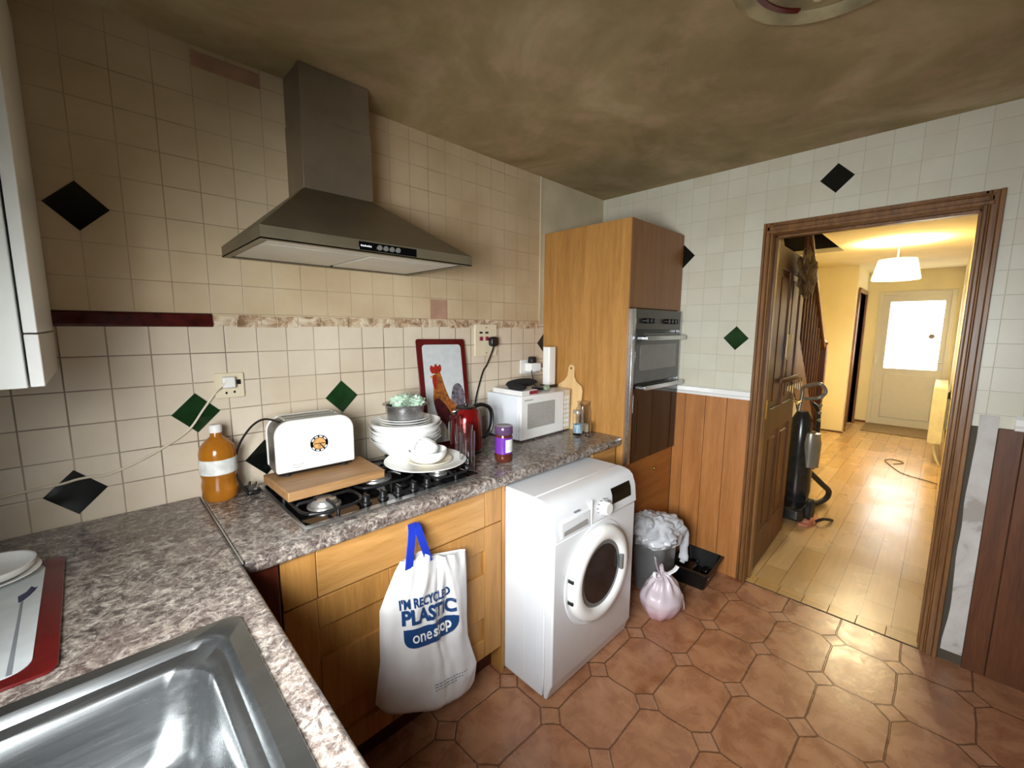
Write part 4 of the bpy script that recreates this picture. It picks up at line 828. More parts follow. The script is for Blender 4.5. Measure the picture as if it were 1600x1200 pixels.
# printed maker's words low on the toaster (same characters as far as the photo shows them: two short lines)
for (s_, x_, z_, w2) in (('Russell', -0.083, 0.0385, 0.034), ('Hobbs', -0.083, 0.0285, 0.030)):
    v_, f_ = text_fit(s_, w2, 0.0075, 0.0); obj('maker_lettering', MB().add([(x_ + p[0], -0.0757, z_ + p[1]) for p in v_], f_), M['ink_grey'], to, local=True)
tcb = obj('cable', MB().tube([(-0.104, -0.02, 0.19), (-0.136, 0.06, 0.192), (-0.175, 0.075, 0.170), (-0.215, 0.075, 0.115), (-0.235, 0.070, 0.055), (-0.235, 0.060, 0.0), (-0.215, 0.04, -0.050), (-0.185, 0.02, -0.062)], 0.0038, 8), M['cable_black'], to, smooth=True, local=True)
tg = thing('gadget', 'small black gadget with two chrome prongs beside the hob and bottle', 'utensil', (-0.735, -0.10, ZW))
obj('grip', MB().box(-0.762, -0.722, -0.135, -0.055, ZW + 0.001, ZW + 0.020), M['dark_plastic'], tg, bevel=0.006)
obj('prong', MB().tube([(-0.745, -0.09, ZW + 0.022), (-0.738, -0.06, ZW + 0.028)], 0.005, 8, smooth=False), M['chrome'], tg, smooth=True)
obj('prong', MB().tube([(-0.735, -0.12, ZW + 0.022), (-0.724, -0.085, ZW + 0.030)], 0.005, 8, smooth=False), M['chrome'], tg, smooth=True)

# crockery
def bowl_prof(r, h, foot, t=0.004, flare=False):
    o = []
    for k in range(9):
        a = k / 8
        if flare: o.append((foot + (r - foot) * a ** 0.72, 0.004 + (h - 0.004) * a ** 1.45))
        else: o.append((foot + (r - foot) * math.sin(a * math.pi / 2) ** 0.9, 0.004 + (h - 0.004) * (1 - math.cos(a * math.pi / 2))))
    i = [(max(p[0] - t, 0), p[1] + (t if p[1] < h - 0.001 else 0)) for p in o[::-1]]
    return [(0, 0), (foot, 0)] + o + i + [(0, 0.004 + t)]
def plate_prof(r, h=0.018, t=0.0035):
    return [(0, 0), (r * 0.58, 0), (r * 0.62, 0.003), (r * 0.75, h * 0.55), (r, h), (r - 0.001, h + 0.002), (r * 0.75, h * 0.6 + t), (r * 0.6, 0.003 + t), (0, 0.002 + t)]
SB = (-0.158, -0.178)
big = obj('deep_bowl', MB().lathe(bowl_prof(0.152, 0.086, 0.050, flare=True), n=56), M['china'], smooth=True); big.location = (SB[0], SB[1], 0.9445)
names = ['lowest of the wide white bowls stacked on the hob', 'second from bottom of the wide white bowls stacked on the hob', 'third from bottom of the wide white bowls stacked on the hob', 'fourth from bottom of the wide white bowls stacked on the hob', 'fifth from bottom of the wide white bowls stacked on the hob', 'topmost wide white bowl in the stack directly under the small plates']
tag(big, names[0], 'bowl', 'wide white bowls stacked on the hob')
for k in range(1, 6):
    b = dup(big, (SB[0] + R3.uniform(-0.004, 0.004), SB[1] + R3.uniform(-0.004, 0.004), 0.9445 + 0.0148 * k), label=names[k])
z = 0.9445 + 0.0148 * 5 + 0.050
pl = obj('side_plate', MB().lathe(plate_prof(0.108, 0.017), n=56), M['china'], smooth=True); pl.location = (SB[0], SB[1], z)
pn_ = ['lowest of the four small white plates inside the stacked bowls', 'second lowest of the four small white plates on the bowl stack', 'third lowest of the four small white plates on the bowl stack', 'top small white plate directly under the steel bowl']
tag(pl, pn_[0], 'plate', 'small white plates on the bowl stack')
for k in range(1, 4): dup(pl, (SB[0] + R3.uniform(-0.003, 0.003), SB[1] + R3.uniform(-0.003, 0.003), z + 0.0105 * k), label=pn_[k])
zs = z + 0.0105 * 3 + 0.0085
sbw = obj('steel_bowl', MB().lathe([(0, 0), (0.070, 0), (0.076, 0.006), (0.080, 0.05), (0.083, 0.060), (0.097, 0.066), (0.096, 0.068), (0.081, 0.063), (0.077, 0.05), (0.073, 0.008), (0, 0.003)], n=48), M['steel'], smooth=True); sbw.location = (SB[0], SB[1], zs)
tag(sbw, 'round stainless steel bowl on top of the stacked white plates', 'bowl')
lf = MB()
for k in range(16):
    a = R3.uniform(0, 6.28); rr_ = R3.uniform(0.0, 0.055); cx, cy = rr_ * math.cos(a) + 0.008, rr_ * math.sin(a); s_ = R3.uniform(0.022, 0.032); sd = k * 7.3
    lf.ellipsoid((cx, cy, 0.062 + R3.uniform(-0.004, 0.016)), (s_, s_, s_ * 0.75), 22, 14, lambda d, sd=sd: 1 + 0.7 * noise.noise(d * 2.6 + Vector((sd, 0, 0))) + 0.35 * abs(noise.noise(d * 5 + Vector((0, sd, 0)))))
lv = obj('crumpled_leaves', lf, M['leaf'], smooth=True); lv.location = (SB[0], SB[1], zs); tag(lv, 'pale green crumpled leaves heaped in the steel bowl', 'leaves', kind='stuff')
dp = obj('dinner_plate', MB().lathe(plate_prof(0.167, 0.020), n=64), M['china'], smooth=True); dp.location = (-0.166, -0.345, 0.9445); tag(dp, 'large flat white dinner plate resting on the hob in front of the bowl stack', 'plate')
sp = obj('saucer', MB().lathe(plate_prof(0.092, 0.014), n=48), M['china_cream'], smooth=True); sp.location = (-0.150, -0.350, 0.9500); tag(sp, 'small cream saucer on the large dinner plate under the small bowl', 'saucer')
cb = obj('cereal_bowl', MB().lathe(bowl_prof(0.080, 0.052, 0.04), n=48), M['china'], smooth=True); cb.location = (-0.163, -0.352, 0.9560); tag(cb, 'small white bowl on the saucer holding an upturned mug', 'bowl')
mg = thing('mug', 'upturned white mug leaning inside the small white bowl', 'mug', (-0.183, -0.345, 0.985)); mg.rotation_euler = (math.radians(8), math.radians(38), math.radians(15))
obj('cup', MB().lathe([(0.046, -0.02), (0.048, -0.02), (0.049, 0.03), (0.044, 0.058), (0.032, 0.068), (0.0, 0.069), (0.0, 0.064), (0.03, 0.063), (0.041, 0.054), (0.0455, 0.03)], n=40, close=False), M['china'], mg, smooth=True, local=True)
obj('handle', MB().tube([(-0.045, 0.0, -0.005), (-0.068, 0, 0.0), (-0.072, 0, 0.03), (-0.045, 0, 0.046)], 0.005, 10), M['china'], mg, smooth=True, local=True)
# drinking glasses
def tumbler(r, h, t=0.0016): return [(0, 0), (r * 0.9, 0), (r * 0.94, 0.004), (r, h), (r - t, h), (r * 0.94 - t, 0.012), (0, 0.010)]
g1 = obj('drinking_glass', MB().lathe(tumbler(0.033, 0.165), n=40), M['glass'], smooth=True); g1.location = (-0.032, -0.450, ZW + 0.006); tag(g1, 'clear drinking glass standing on the front right corner of the hob', 'glass', 'clear drinking glasses by the kettle')
g2 = dup(g1, (0.030, -0.352, ZW), label='wider clear drinking glass standing on the worktop between hob and kettle'); g2.scale = (1.15, 1.15, 1.05)
g3 = dup(g1, (0.045, -0.268, ZW), label='slim tall clear glass close against the red kettle, behind the wider glass'); g3.scale = (0.8, 0.8, 1.2)
# kettle
kt = thing('kettle', 'red electric kettle with black loop handle in front of the microwave', 'kettle', (0.150, -0.213, ZW))
obj('base', MB().lathe([(0, 0), (0.078, 0), (0.080, 0.010), (0.074, 0.018), (0, 0.018)], n=40), M['dark_plastic'], kt, smooth=True, local=True)
obj('body', MB().lathe([(0, 0.018), (0.078, 0.018), (0.080, 0.028), (0.078, 0.10), (0.072, 0.165), (0.062, 0.200), (0.050, 0.214), (0.0, 0.216)], n=48), M['red_metal'], kt, smooth=True, local=True)
obj('lid', MB().lathe([(0, 0.214), (0.050, 0.2145), (0.046, 0.222), (0.012, 0.227), (0.010, 0.236), (0.0, 0.237)], n=36), M['dark_plastic'], kt, smooth=True, local=True)
obj('spout', MB().add([(-0.045, -0.022, 0.170), (-0.045, 0.022, 0.170), (-0.045, -0.022, 0.213), (-0.045, 0.022, 0.213), (-0.086, 0, 0.208), (-0.070, 0, 0.175)], [(0, 1, 5), (2, 4, 3), (0, 5, 4, 2), (1, 3, 4, 5), (0, 2, 3, 1)]), M['chrome'], kt, bevel=0.004, local=True)
obj('handle', MB().tube([(0.046, -0.010, 0.218), (0.085, -0.018, 0.222), (0.128, -0.028, 0.200), (0.142, -0.030, 0.150), (0.130, -0.028, 0.090), (0.098, -0.020, 0.060), (0.074, -0.014, 0.062)], 0.012, 12, flat=(0.8, 1.25)), M['dark_plastic'], kt, smooth=True, local=True)
# rooster worktop saver leaning on the tiles
rs = thing('glass_board', 'rectangular glass board with rooster picture and dark red border leaning on tiles', 'board', (0.14, -0.096, ZW))
BW, BH = 0.290, 0.545
rs.rotation_euler = (math.radians(-8.6), math.radians(0.8), math.radians(-1.0))
obj('border', MB().prism(roundrect(-BW / 2, BW / 2, 0.0, BH, 0.012), 0.0, 0.005, 'y'), M['board_red'], rs, local=True, bevel=0.001)
obj('panel', MB().prism(roundrect(-BW / 2 + 0.030, BW / 2 - 0.028, 0.03, BH - 0.028, 0.018), -0.0012, 0.001, 'y'), M['board_white'], rs, local=True)
def flat(name, pts, mat, d, par, sm_=True):
    if sm_:
        n = len(pts); Q = []
        for i in range(n):
            a, b, c, e = (Vector(pts[(i + k) % n]) for k in (-1, 0, 1, 2))
            for k in range(4):
                t = k / 4; Q.append(tuple(0.5 * ((2 * b) + (c - a) * t + (2 * a - 5 * b + 4 * c - e) * t * t + (3 * b - a - 3 * c + e) * t ** 3)))
        pts = Q
    return obj(name, MB().prism(pts, -d, -0.001, 'y'), mat, par, local=True)
rm = lambda P_: [(-BW / 2 + u * BW, BH - v * BH) for u, v in P_]       # u right, v down, 0..1 on the board
flat('rooster_tail', rm([(0.62, 0.52), (0.68, 0.44), (0.78, 0.42), (0.86, 0.46), (0.90, 0.53), (0.88, 0.61), (0.82, 0.66), (0.74, 0.69), (0.66, 0.66), (0.60, 0.60)]), M['cock_grey'], 0.0016, rs)
flat('rooster_body', rm([(0.28, 0.36), (0.34, 0.30), (0.42, 0.31), (0.48, 0.42), (0.56, 0.54), (0.66, 0.60), (0.74, 0.66), (0.66, 0.72), (0.58, 0.76), (0.42, 0.72), (0.30, 0.66), (0.24, 0.57), (0.26, 0.46)]), M['cock_orange'], 0.0019, rs)
flat('rooster_breast', rm([(0.25, 0.56), (0.36, 0.55), (0.46, 0.60), (0.56, 0.68), (0.58, 0.73), (0.50, 0.78), (0.47, 0.84), (0.42, 0.78), (0.30, 0.70)]), M['cock_dark'], 0.0022, rs)
flat('rooster_comb', rm([(0.22, 0.27), (0.25, 0.24), (0.30, 0.255), (0.34, 0.225), (0.38, 0.25), (0.43, 0.235), (0.45, 0.27), (0.42, 0.305), (0.32, 0.315), (0.25, 0.31)]), M['cock_red'], 0.0025, rs)
flat('rooster_wattle', rm([(0.26, 0.34), (0.33, 0.33), (0.34, 0.40), (0.31, 0.46), (0.26, 0.42)]), M['cock_red'], 0.0025, rs)
flat('rooster_beak', rm([(0.20, 0.345), (0.27, 0.325), (0.27, 0.36)]), M['cock_beak'], 0.0024, rs, False)
flat('rooster_leg', rm([(0.45, 0.80), (0.48, 0.80), (0.47, 0.93), (0.44, 0.93)]), M['cock_beak'], 0.0018, rs, False)
# purple label jar
jr = thing('purple_jar', 'tall jar with purple and white label and translucent purple lid', 'jar', (0.176, -0.452, ZW))
obj('jar', MB().lathe([(0, 0), (0.034, 0), (0.040, 0.008), (0.041, 0.030), (0.039, 0.036), (0.039, 0.118), (0.036, 0.126), (0, 0.126)], n=40), M['jar_brown'], jr, smooth=True, local=True)
obj('label', MB().lathe([(0.0393, 0.040), (0.0402, 0.041), (0.0402, 0.113), (0.0393, 0.114)], n=40), M['purple'], jr, smooth=True, local=True)
wlb = MB(); 
for k in range(8):
    a0 = math.radians(-122 + k * 11); a1 = a0 + math.radians(11); wlb.add([(0.0406 * math.cos(a0), 0.0406 * math.sin(a0), 0.048), (0.0406 * math.cos(a1), 0.0406 * math.sin(a1), 0.048), (0.0406 * math.cos(a1), 0.0406 * math.sin(a1), 0.106), (0.0406 * math.cos(a0), 0.0406 * math.sin(a0), 0.106)], [(0, 1, 2, 3)])
obj('white_label_patch', wlb, M['label_white'], jr, smooth=True, local=True)
obj('lid', MB().lathe([(0, 0.126), (0.038, 0.126), (0.041, 0.130), (0.041, 0.160), (0.038, 0.164), (0.0, 0.162)], n=40), M['lid_purple'], jr, smooth=True, local=True)
# on the microwave
ZM = MZ1
bx = obj('card_box', MB().box(0.462, 0.585, -0.285, -0.060, ZM + 0.0005, ZM + 0.026), M['card'], bevel=0.0015); tag(bx, 'flat white card box with a crimson end label lying on the microwave', 'box')
obj('end_label', MB().box(0.520, 0.583, -0.2865, -0.284, ZM + 0.004, ZM + 0.023), M['card_red'], bx)
pg = obj('fabric_pouch', MB().ellipsoid((0.585, -0.165, ZM + 0.050), (0.115, 0.040, 0.024), 32, 18, lambda d: 1 + 0.12 * noise.noise(d * 2.5)).ellipsoid((0.488, -0.225, ZM + 0.040), (0.045, 0.055, 0.016), 24, 14, lambda d: 1 + 0.2 * noise.noise(d * 2.5 + Vector((3, 0, 0)))), M['cloth_black'], smooth=True)
tag(pg, 'soft black fabric pouch draped over the card box on the microwave', 'pouch')
rt = obj('upright_box', MB().prism(roundrect(0.835, 0.897, -0.150, -0.095, 0.008), ZM + 0.012, 1.392, 'z'), M['white_gloss'], bevel=0.003); 
tag(rt, 'slim white upright box standing on the microwave against the oak cabinet', 'box'); obj('foot_stand', MB().box(0.828, 0.904, -0.162, -0.083, ZM + 0.0005, ZM + 0.012), M['dark_plastic'], rt, bevel=0.003)
cl = obj('packet', MB().box(0.70, 0.79, -0.20, -0.13, ZM + 0.0005, ZM + 0.014), M['dark_plastic'], bevel=0.004); tag(cl, 'small flat dark packet on the microwave beside the white upright box', 'packet')
cl2 = obj('glass_trinket', MB().ellipsoid((0.715, -0.235, ZM + 0.018), (0.022, 0.018, 0.0175), 16, 12), plain('pale_green_glass', 'a9b8a0', 0.15, Transmission_Weight=0.4), smooth=True); tag(cl2, 'small pale green glass trinket on the microwave beside the black pouch', 'trinket')
# paddle board leaning on the oak side panel
pb = thing('paddle_board', 'pale wooden paddle chopping board with hole leaning on the oak cabinet', 'chopping board', (0.885, -0.24, ZW)); pb.rotation_euler = (0, math.radians(7.5), 0)
po = [(-0.095, 0.0), (0.095, 0.0), (0.095, 0.235), (0.085, 0.262), (0.045, 0.285), (0.024, 0.315), (0.022, 0.37), (0.012, 0.384), (-0.012, 0.384), (-0.022, 0.37), (-0.024, 0.315), (-0.045, 0.285), (-0.085, 0.262), (-0.095, 0.235)]
obj('blade', MB().prism([(-a, b) for a, b in po], 0.0, 0.014, 'x'), M['palewood'], pb, local=True, bevel=0.003)
obj('hanging_hole', MB().cyl((-0.0006, 0, 0.362), (0.003, 0, 0.362), 0.006, n=16), M['dark_plastic'], pb, local=True)
# jars by the oak cabinet
tb = thing('blue_label_glass', 'small clear glass with pale blue label beside the storage jar', 'glass', (0.808, -0.392, ZW))
obj('glass_wall', MB().lathe(tumbler(0.030, 0.125), n=32), M['glass_thin'], tb, smooth=True, local=True); obj('label', MB().lathe([(0.026, 0.014), (0.0265, 0.06), (0.026, 0.062), (0.0255, 0.02)], n=32, close=True), M['blue_liquid'], tb, smooth=True, local=True)
obj('lid', MB().lathe([(0, 0.126), (0.030, 0.126), (0.031, 0.14), (0, 0.141)], n=32), M['alu'], tb, smooth=True, local=True)
t2 = obj('shot_glass', MB().lathe(tumbler(0.020, 0.075), n=28), M['glass'], smooth=True); t2.location = (0.822, -0.448, ZW); tag(t2, 'tiny clear glass in front of the blue label glass', 'glass')
sj = thing('storage_jar', 'clear glass storage jar with pale contents against the oak cabinet', 'jar', (0.896, -0.362, ZW))
obj('glass_wall', MB().lathe([(0, 0), (0.038, 0), (0.042, 0.006), (0.043, 0.125), (0.034, 0.145), (0.034, 0.158), (0.032, 0.158), (0.032, 0.144), (0.040, 0.124), (0.040, 0.010), (0, 0.008)], n=40), M['glass_thin'], sj, smooth=True, local=True)
obj('contents', MB().lathe([(0, 0.0085), (0.0385, 0.011), (0.0385, 0.045), (0, 0.048)], n=40), M['sugar'], sj, smooth=True, local=True)
obj('lid', MB().lathe([(0, 0.1585), (0.036, 0.1585), (0.038, 0.162), (0.036, 0.176), (0.012, 0.182), (0, 0.182)], n=36), M['glass_thin'], sj, smooth=True, local=True)
# bottom-left: glass board + plate
lb = thing('glass_board', 'pale glass board with dark red border lying on the worktop at left', 'board', (-1.34, -0.50, ZW + 0.0005)); lb.rotation_euler = (0, 0, math.radians(0.8))
obj('border', MB().prism(roundrect(-0.135, 0.139, -0.278, 0.245, 0.02), 0.0, 0.006, 'z'), M['board_red'], lb, local=True, bevel=0.001)
obj('panel', MB().prism(roundrect(-0.105, 0.106, -0.250, 0.217, 0.03), 0.0055, 0.0072, 'z'), M['board_white'], lb, local=True)
obj('feather_print', MB().prism([(0.070, 0.062), (0.082, 0.075), (0.088, 0.098), (0.094, 0.085), (0.099, 0.086), (0.095, 0.070), (0.088, 0.050), (0.080, 0.035), (0.073, 0.03)], 0.007, 0.0076, 'z'), M['navy_print'], lb, local=True)
obj('stem_print', MB().prism([(0.076, 0.035), (0.080, 0.035), (0.082, -0.12), (0.084, -0.248), (0.077, -0.248), (0.077, -0.12)], 0.007, 0.0076, 'z'), M['ink_grey'], lb, local=True)
lp2 = obj('saucer', MB().lathe(plate_prof(0.085, 0.016), n=48), M['china'], smooth=True); lp2.location = (-1.325, -0.315, ZW + 0.008); tag(lp2, 'white saucer on the glass board at the left edge', 'saucer')
lp3 = obj('soup_bowl', MB().lathe(bowl_prof(0.078, 0.03, 0.045), n=48), M['china'], smooth=True); lp3.location = (-1.325, -0.315, ZW + 0.0155); tag(lp3, 'shallow white bowl stacked on the saucer at the left edge', 'bowl')

# ------------------------------------------------------------------ carrier bag hanging from the drawer knob
bg = thing('carrier_bag', 'white recycled plastic shopping bag with blue handles hanging on the drawer knob', 'bag', (-0.388, -0.60, 0.82))
rows = [(-0.447, 0.741, -0.178, 0.681), (-0.471, 0.708, -0.178, 0.630), (-0.505, 0.646, -0.178, 0.545), (-0.526, 0.602, -0.179, 0.430), (-0.529, 0.505, -0.176, 0.340), (-0.530, 0.427, -0.157, 0.270), (-0.543, 0.347, -0.138, 0.205), (-0.552, 0.285, -0.150, 0.145), (-0.515, 0.225, -0.200, 0.105)]
NR, NS = 48, 56
def bag_pt(s, t):
    u = t * (len(rows) - 1); i = min(int(u), len(rows) - 2); f = u - i; f = f
    a = [rows[i][k] * (1 - f) + rows[i + 1][k] * f for k in range(4)]
    x = a[0] * (1 - s) + a[2] * s; z = a[1] * (1 - s) + a[3] * s
    if t < 0.12: z += 0.020 * math.exp(-((s - 0.30) / 0.10) ** 2) * (1 - t / 0.12)
    z -= 0.018 * math.sin(math.pi * s) * max(0, (t - 0.8) / 0.2)
    D = 0.018 + 0.060 * math.sin(min(t * 1.25, 1) * math.pi / 2) ** 1.2
    if t > 0.88: D *= max(0.12, math.cos((t - 0.88) / 0.12 * math.pi / 2 * 0.93))
    e = (4 * s * (1 - s)) ** 0.42
    fold = 0.005 * (1 - 0.75 * t) * math.sin((s - 0.5) * (30 - 10 * t) + 1.5 * t) + 0.018 * noise.noise(Vector((s * 5 + t, t * 2.6, 2.0))) + 0.004 * noise.noise(Vector((s * 13, t * 11, 5)))
    fold -= 0.012 * math.exp(-((s - 0.52 - 0.05 * t) / 0.03) ** 2) * (1 - 0.6 * t)
    fold += 0.010 * math.exp(-((s - 0.86 + 0.55 * max(0, 0.5 - t)) / 0.035) ** 2) * (1 - t)
    return x, z, -0.618 - D * e - fold * e
bm_ = MB(); vs = []; fs = []
for j in range(NR + 1):
    for i in range(NS + 1):
        x, z, y = bag_pt(i / NS, j / NR); vs.append((x, y, z))
for j in range(NR + 1):
    for i in range(NS + 1):
        x, z, y = bag_pt(i / NS, j / NR); e = (4 * i / NS * (1 - i / NS)); vs.append((x, -0.612 + 0.008 * min(e, 0.2) - 0.006 * (1 - min(e * 4, 1)), z))
K = (NR + 1) * (NS + 1); ix = lambda j, i: j * (NS + 1) + i
for j in range(NR):
    for i in range(NS):
        fs.append((ix(j, i), ix(j, i + 1), ix(j + 1, i + 1), ix(j + 1, i))); fs.append((K + ix(j, i), K + ix(j + 1, i), K + ix(j + 1, i + 1), K + ix(j, i + 1)))
for i in range(NS): fs.append((ix(NR, i), ix(NR, i + 1), K + ix(NR, i + 1), K + ix(NR, i)))
for j in range(NR):
    fs.append((ix(j, 0), ix(j + 1, 0), K + ix(j + 1, 0), K + ix(j, 0))); fs.append((ix(j, NS), K + ix(j, NS), K + ix(j + 1, NS), ix(j + 1, NS)))
obj('bag_body', bm_.add(vs, fs), M['bag'], bg, smooth=True)
def strap(pts, w):
    m = MB(); vs = []; 
    for (x, y, z) in pts:
        for (dx, dy) in ((-w, 0), (w, 0), (w, 0.002), (-w, 0.002)): vs.append((x + dx, y + dy, z))
    n = len(pts); fs = [(4 * j + k, 4 * j + (k + 1) % 4, 4 * (j + 1) + (k + 1) % 4, 4 * (j + 1) + k) for j in range(n - 1) for k in range(4)] + [(0, 1, 2, 3), (4 * n - 4, 4 * n - 3, 4 * n - 2, 4 * n - 1)]
    return m.add(vs, fs)
h1 = strap([(-0.382, -0.585, 0.838), (-0.389, -0.598, 0.846), (-0.396, -0.612, 0.838), (-0.404, -0.620, 0.800), (-0.418, -0.632, 0.755), (-0.428, -0.640, 0.715)], 0.015)
h2 = strap([(-0.380, -0.588, 0.838), (-0.379, -0.600, 0.844), (-0.376, -0.612, 0.836), (-0.370, -0.622, 0.800), (-0.360, -0.634, 0.755), (-0.352, -0.642, 0.712)], 0.014)
obj('handle', h1, M['blue_strap'], bg, bevel=0.0006, label='blue plastic handle'); obj('handle', h2, M['blue_strap'], bg, bevel=0.0006, label='blue plastic handle')
# print on the bag: map printed x,z to the bag surface
import bisect
grid = [[bag_pt(i / 80, j / 80) for i in range(81)] for j in range(81)]
def bag_y(x, z):
    best = None
    for j in range(0, 81):
        for i in range(0, 81):
            p = grid[j][i]; d = (p[0] - x) ** 2 + (p[1] - z) ** 2
            if best is None or d < best[0]: best = (d, i, j)
    _, i, j = best; y = min(grid[jj][ii][2] for jj in range(max(j - 1, 0), min(j + 2, 81)) for ii in range(max(i - 1, 0), min(i + 2, 81)))
    return y
cache = {}
def by(x, z):
    k = (round(x * 200), round(z * 200))
    if k not in cache: cache[k] = bag_y(x, z)
    return cache[k]
def print_on(verts, faces, origin, du, dv, mat, lift, name='printed_text'):
    """verts in print plane (u,v) -> world at origin + u*du + v*dv, y from bag"""
    out = []
    for (u, v, *_) in verts:
        x = origin[0] + u * du[0] + v * dv[0]; z = origin[1] + u * du[1] + v * dv[1]
        fx, fz = x * 200, z * 200; x0, z0 = math.floor(fx), math.floor(fz); tx, tz = fx - x0, fz - z0
        y = (by(x0 / 200, z0 / 200) * (1 - tx) + by((x0 + 1) / 200, z0 / 200) * tx) * (1 - tz) + (by(x0 / 200, (z0 + 1) / 200) * (1 - tx) + by((x0 + 1) / 200, (z0 + 1) / 200) * tx) * tz
        out.append((x, y - lift, z))
    return obj(name, MB().add(out, faces), mat, bg)
sl_ = -0.20
v_, f_ = text_fit("I'M RECYCLED", 0.196, 0.034, 0.030); print_on(v_, f_, (-0.478, 0.600), (1, sl_ * 0.9), (0.02, 1), M['ink'], 0.0032)
v_, f_ = text_fit('PLASTIC', 0.208, 0.052, 0.042); print_on(v_, f_, (-0.474, 0.546), (1, sl_ * 1.1), (0.02, 1), M['ink'], 0.0032)
# badge: rounded dark blue shape
bp_ = []; W_, Hh = 0.212, 0.066
bmB = bmesh.new(); nx, nz = 40, 14
vv = []; ff = []
for j in range(nz + 1):
    t = j / nz
    v = Hh * t; dd_ = 1 - t
    l = 0.0 + 0.030 * (1 - math.sqrt(max(0, 1 - max(0, (dd_ - 0.45) / 0.55) ** 2))); r = W_ - 0.055 * (1 - math.sqrt(max(0, 1 - max(0, (dd_ - 0.25) / 0.75) ** 2)))
    for i in range(nx + 1): vv.append((l + (r - l) * i / nx, v))
for j in range(nz):
    for i in range(nx): ff.append((j * (nx + 1) + i, j * (nx + 1) + i + 1, (j + 1) * (nx + 1) + i + 1, (j + 1) * (nx + 1) + i))
print_on(vv, ff, (-0.472, 0.466), (1, sl_ * 1.05), (0.02, 1), M['ink'], 0.0032, 'printed_badge')
v_, f_ = text_fit('one', 0.070, 0.027, 0.006); print_on(v_, f_, (-0.445, 0.478), (1, sl_), (0.0, 1), M['ink_white'], 0.0055)
v_, f_ = text_fit('stop', 0.084, 0.048, 0.030); print_on(v_, f_, (-0.369, 0.453), (1, sl_), (0.0, 1), M['ink_white'], 0.0055)
sm2 = []; sf2 = []
for ln in range(3):
    x = 0.0
    while x < 0.145 - 0.03 * ln:
        w2 = R3.uniform(0.006, 0.014); o_ = len(sm2); sm2 += [(x, -0.010 * ln), (x + w2, -0.010 * ln), (x + w2, -0.010 * ln + 0.0035), (x, -0.010 * ln + 0.0035)]; sf2.append((o_, o_ + 1, o_ + 2, o_ + 3)); x += w2 + 0.004
print_on(sm2, sf2, (-0.372, 0.288), (1, -0.22), (0, 1), M['ink_grey'], 0.0015, 'small_print')

# ------------------------------------------------------------------ floor things in the corner
bn = thing('waste_bin', 'grey plastic bin lined with a crumpled white bag beside the washing machine', 'bin', (1.145, -0.722, 0))
obj('tub', loft([(roundrect(-0.095, 0.095, -0.080, 0.080, 0.04), 0.001), (roundrect(-0.120, 0.120, -0.100, 0.100, 0.05), 0.30), (roundrect(-0.128, 0.128, -0.108, 0.108, 0.052), 0.302), (roundrect(-0.128, 0.128, -0.108, 0.108, 0.052), 0.316), (roundrect(-0.118, 0.118, -0.098, 0.098, 0.048), 0.317), (roundrect(-0.108, 0.108, -0.09, 0.09, 0.045), 0.12)]), M['grey_plastic'], bn, smooth=True, local=True)
def clampy(m, ymax):
    m.v = [(v[0], min(v[1], ymax), v[2]) for v in m.v]; return m
def crumple(s1, s2, a1, a2, sd):
    return lambda d: 1 + a1 * noise.noise(d * s1 + Vector((sd, 0, 0))) + a2 * abs(noise.noise(d * s2 + Vector((0, sd, 0))))
obj('liner', clampy(MB().ellipsoid((0.0, -0.015, 0.345), (0.145, 0.125, 0.095), 64, 36, crumple(1.3, 3.0, 0.30, 0.28, 1.7)).ellipsoid((-0.085, 0.03, 0.390), (0.085, 0.075, 0.065), 48, 28, crumple(1.5, 3.2, 0.35, 0.3, 5.1)), 0.112), M['bin_bag'], bn, smooth=True, local=True, label='crumpled grey-white bin liner')
obj('liner_tail', MB().tube([(0.100, -0.055, 0.36), (0.128, -0.105, 0.33), (0.122, -0.118, 0.25), (0.128, -0.120, 0.17), (0.112, -0.118, 0.14)], [0.028, 0.03, 0.028, 0.022, 0.026, 0.014], 10, flat=(1.0, 0.45)), M['bin_bag'], bn, smooth=True, local=True)
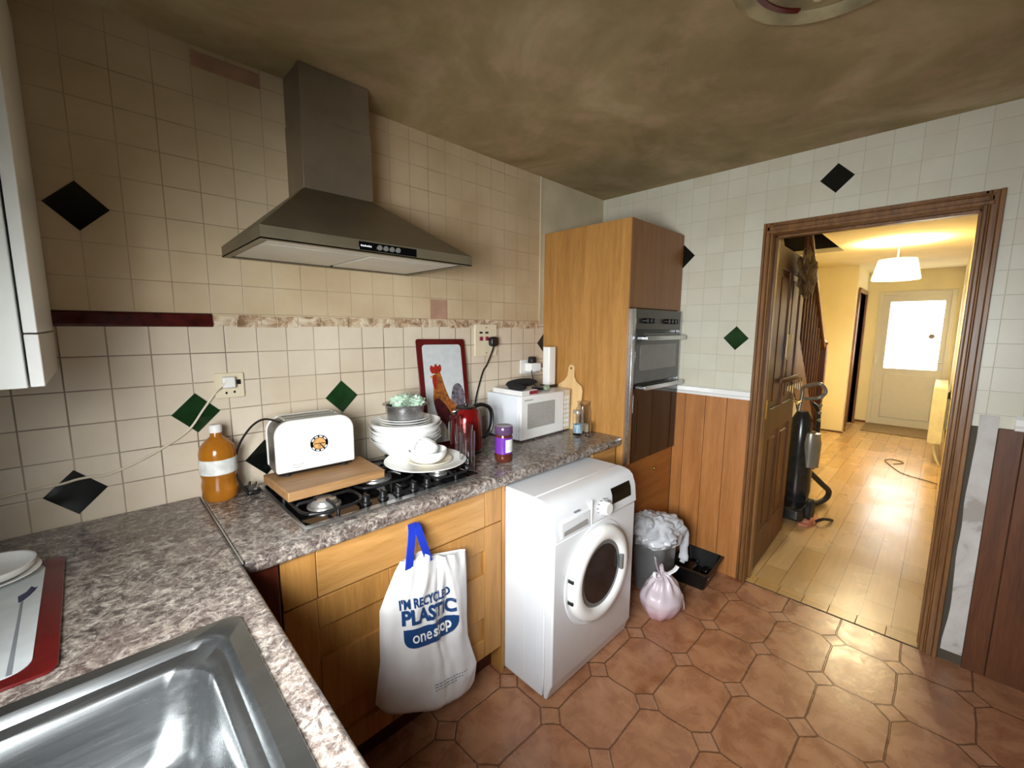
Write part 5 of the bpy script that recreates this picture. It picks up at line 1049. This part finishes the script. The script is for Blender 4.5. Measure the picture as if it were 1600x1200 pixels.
# tied pinkish bag
tbg = thing('tied_bag', 'small tied pinkish white plastic bag on the tiles in front of the bin', 'bag', (0.915, -0.885, 0))
def bagf(d):
    a = math.atan2(d.y, d.x); top = max(0, d.z); return (1 - 0.42 * top * (1.25 - top)) * (1 + 0.05 * math.sin(a * 9) * (0.3 + top)) + 0.08 * noise.noise(d * 2.2 + Vector((4, 1, 0)))
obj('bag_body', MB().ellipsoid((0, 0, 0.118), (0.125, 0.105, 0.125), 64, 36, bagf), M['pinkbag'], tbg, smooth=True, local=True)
obj('knot', MB().ellipsoid((0.0, 0.0, 0.213), (0.016, 0.014, 0.014), 16, 10), M['ribbon'], tbg, smooth=True, local=True)
def leafy(pts, w): return MB().tube(pts, w, 8, flat=(0.25, 1.0))
obj('handle_loop', leafy([(0.0, 0.0, 0.215), (-0.03, 0.015, 0.245), (-0.052, 0.02, 0.25), (-0.052, 0.015, 0.225), (-0.02, 0.0, 0.213)], 0.008), M['ribbon'], tbg, smooth=True, local=True)
obj('handle_end', leafy([(0.0, -0.004, 0.216), (0.03, -0.02, 0.232), (0.058, -0.035, 0.245), (0.078, -0.042, 0.262)], 0.013), M['ribbon'], tbg, smooth=True, local=True)
obj('handle_end', leafy([(0.0, 0.004, 0.215), (-0.012, 0.02, 0.25), (-0.018, 0.03, 0.285), (-0.022, 0.035, 0.315)], 0.019), M['pinkbag'], tbg, smooth=True, local=True)
obj('handle_end', leafy([(0.004, -0.01, 0.216), (0.018, 0.012, 0.235), (0.02, 0.02, 0.262), (0.008, 0.02, 0.262)], 0.012), M['pinkbag'], tbg, smooth=True, local=True)
obj('handle_end', leafy([(0.004, -0.012, 0.208), (0.035, -0.075, 0.165), (0.058, -0.092, 0.105), (0.070, -0.092, 0.05)], 0.010), M['ribbon'], tbg, smooth=True, local=True)
# black tray
bt = thing('storage_tray', 'black plastic tray on the floor between the bin and the door frame', 'tray', (1.408, -0.868, 0), math.radians(4))
L4 = [(roundrect(-0.125, 0.125, -0.085, 0.085, 0.02), 0.001), (roundrect(-0.150, 0.150, -0.110, 0.110, 0.025), 0.105), (roundrect(-0.160, 0.160, -0.120, 0.120, 0.03), 0.107), (roundrect(-0.160, 0.160, -0.120, 0.120, 0.03), 0.113), (roundrect(-0.143, 0.143, -0.103, 0.103, 0.022), 0.113), (roundrect(-0.12, 0.12, -0.08, 0.08, 0.018), 0.01)]
obj('tub', loft(L4), M['dark_plastic'], bt, smooth=True, local=True)
for (x, y, z_, r) in ((-0.02, 0.03, 0.07, 0.04), (0.06, 0.04, 0.06, 0.035), (0.05, -0.04, 0.045, 0.03)): 
    obj('inner_compartment', MB().box(x - r, x + r, y - r * 0.7, y + r * 0.7, 0.012, z_), M['black_gloss'], bt, bevel=0.008, local=True)
gv = MB()
for k in range(6): gv.box(-0.118 + 0.016 * k, -0.108 + 0.016 * k, -0.104, -0.0985, 0.07, 0.095)
obj('grip_slots', gv, M['alu'], bt, local=True)
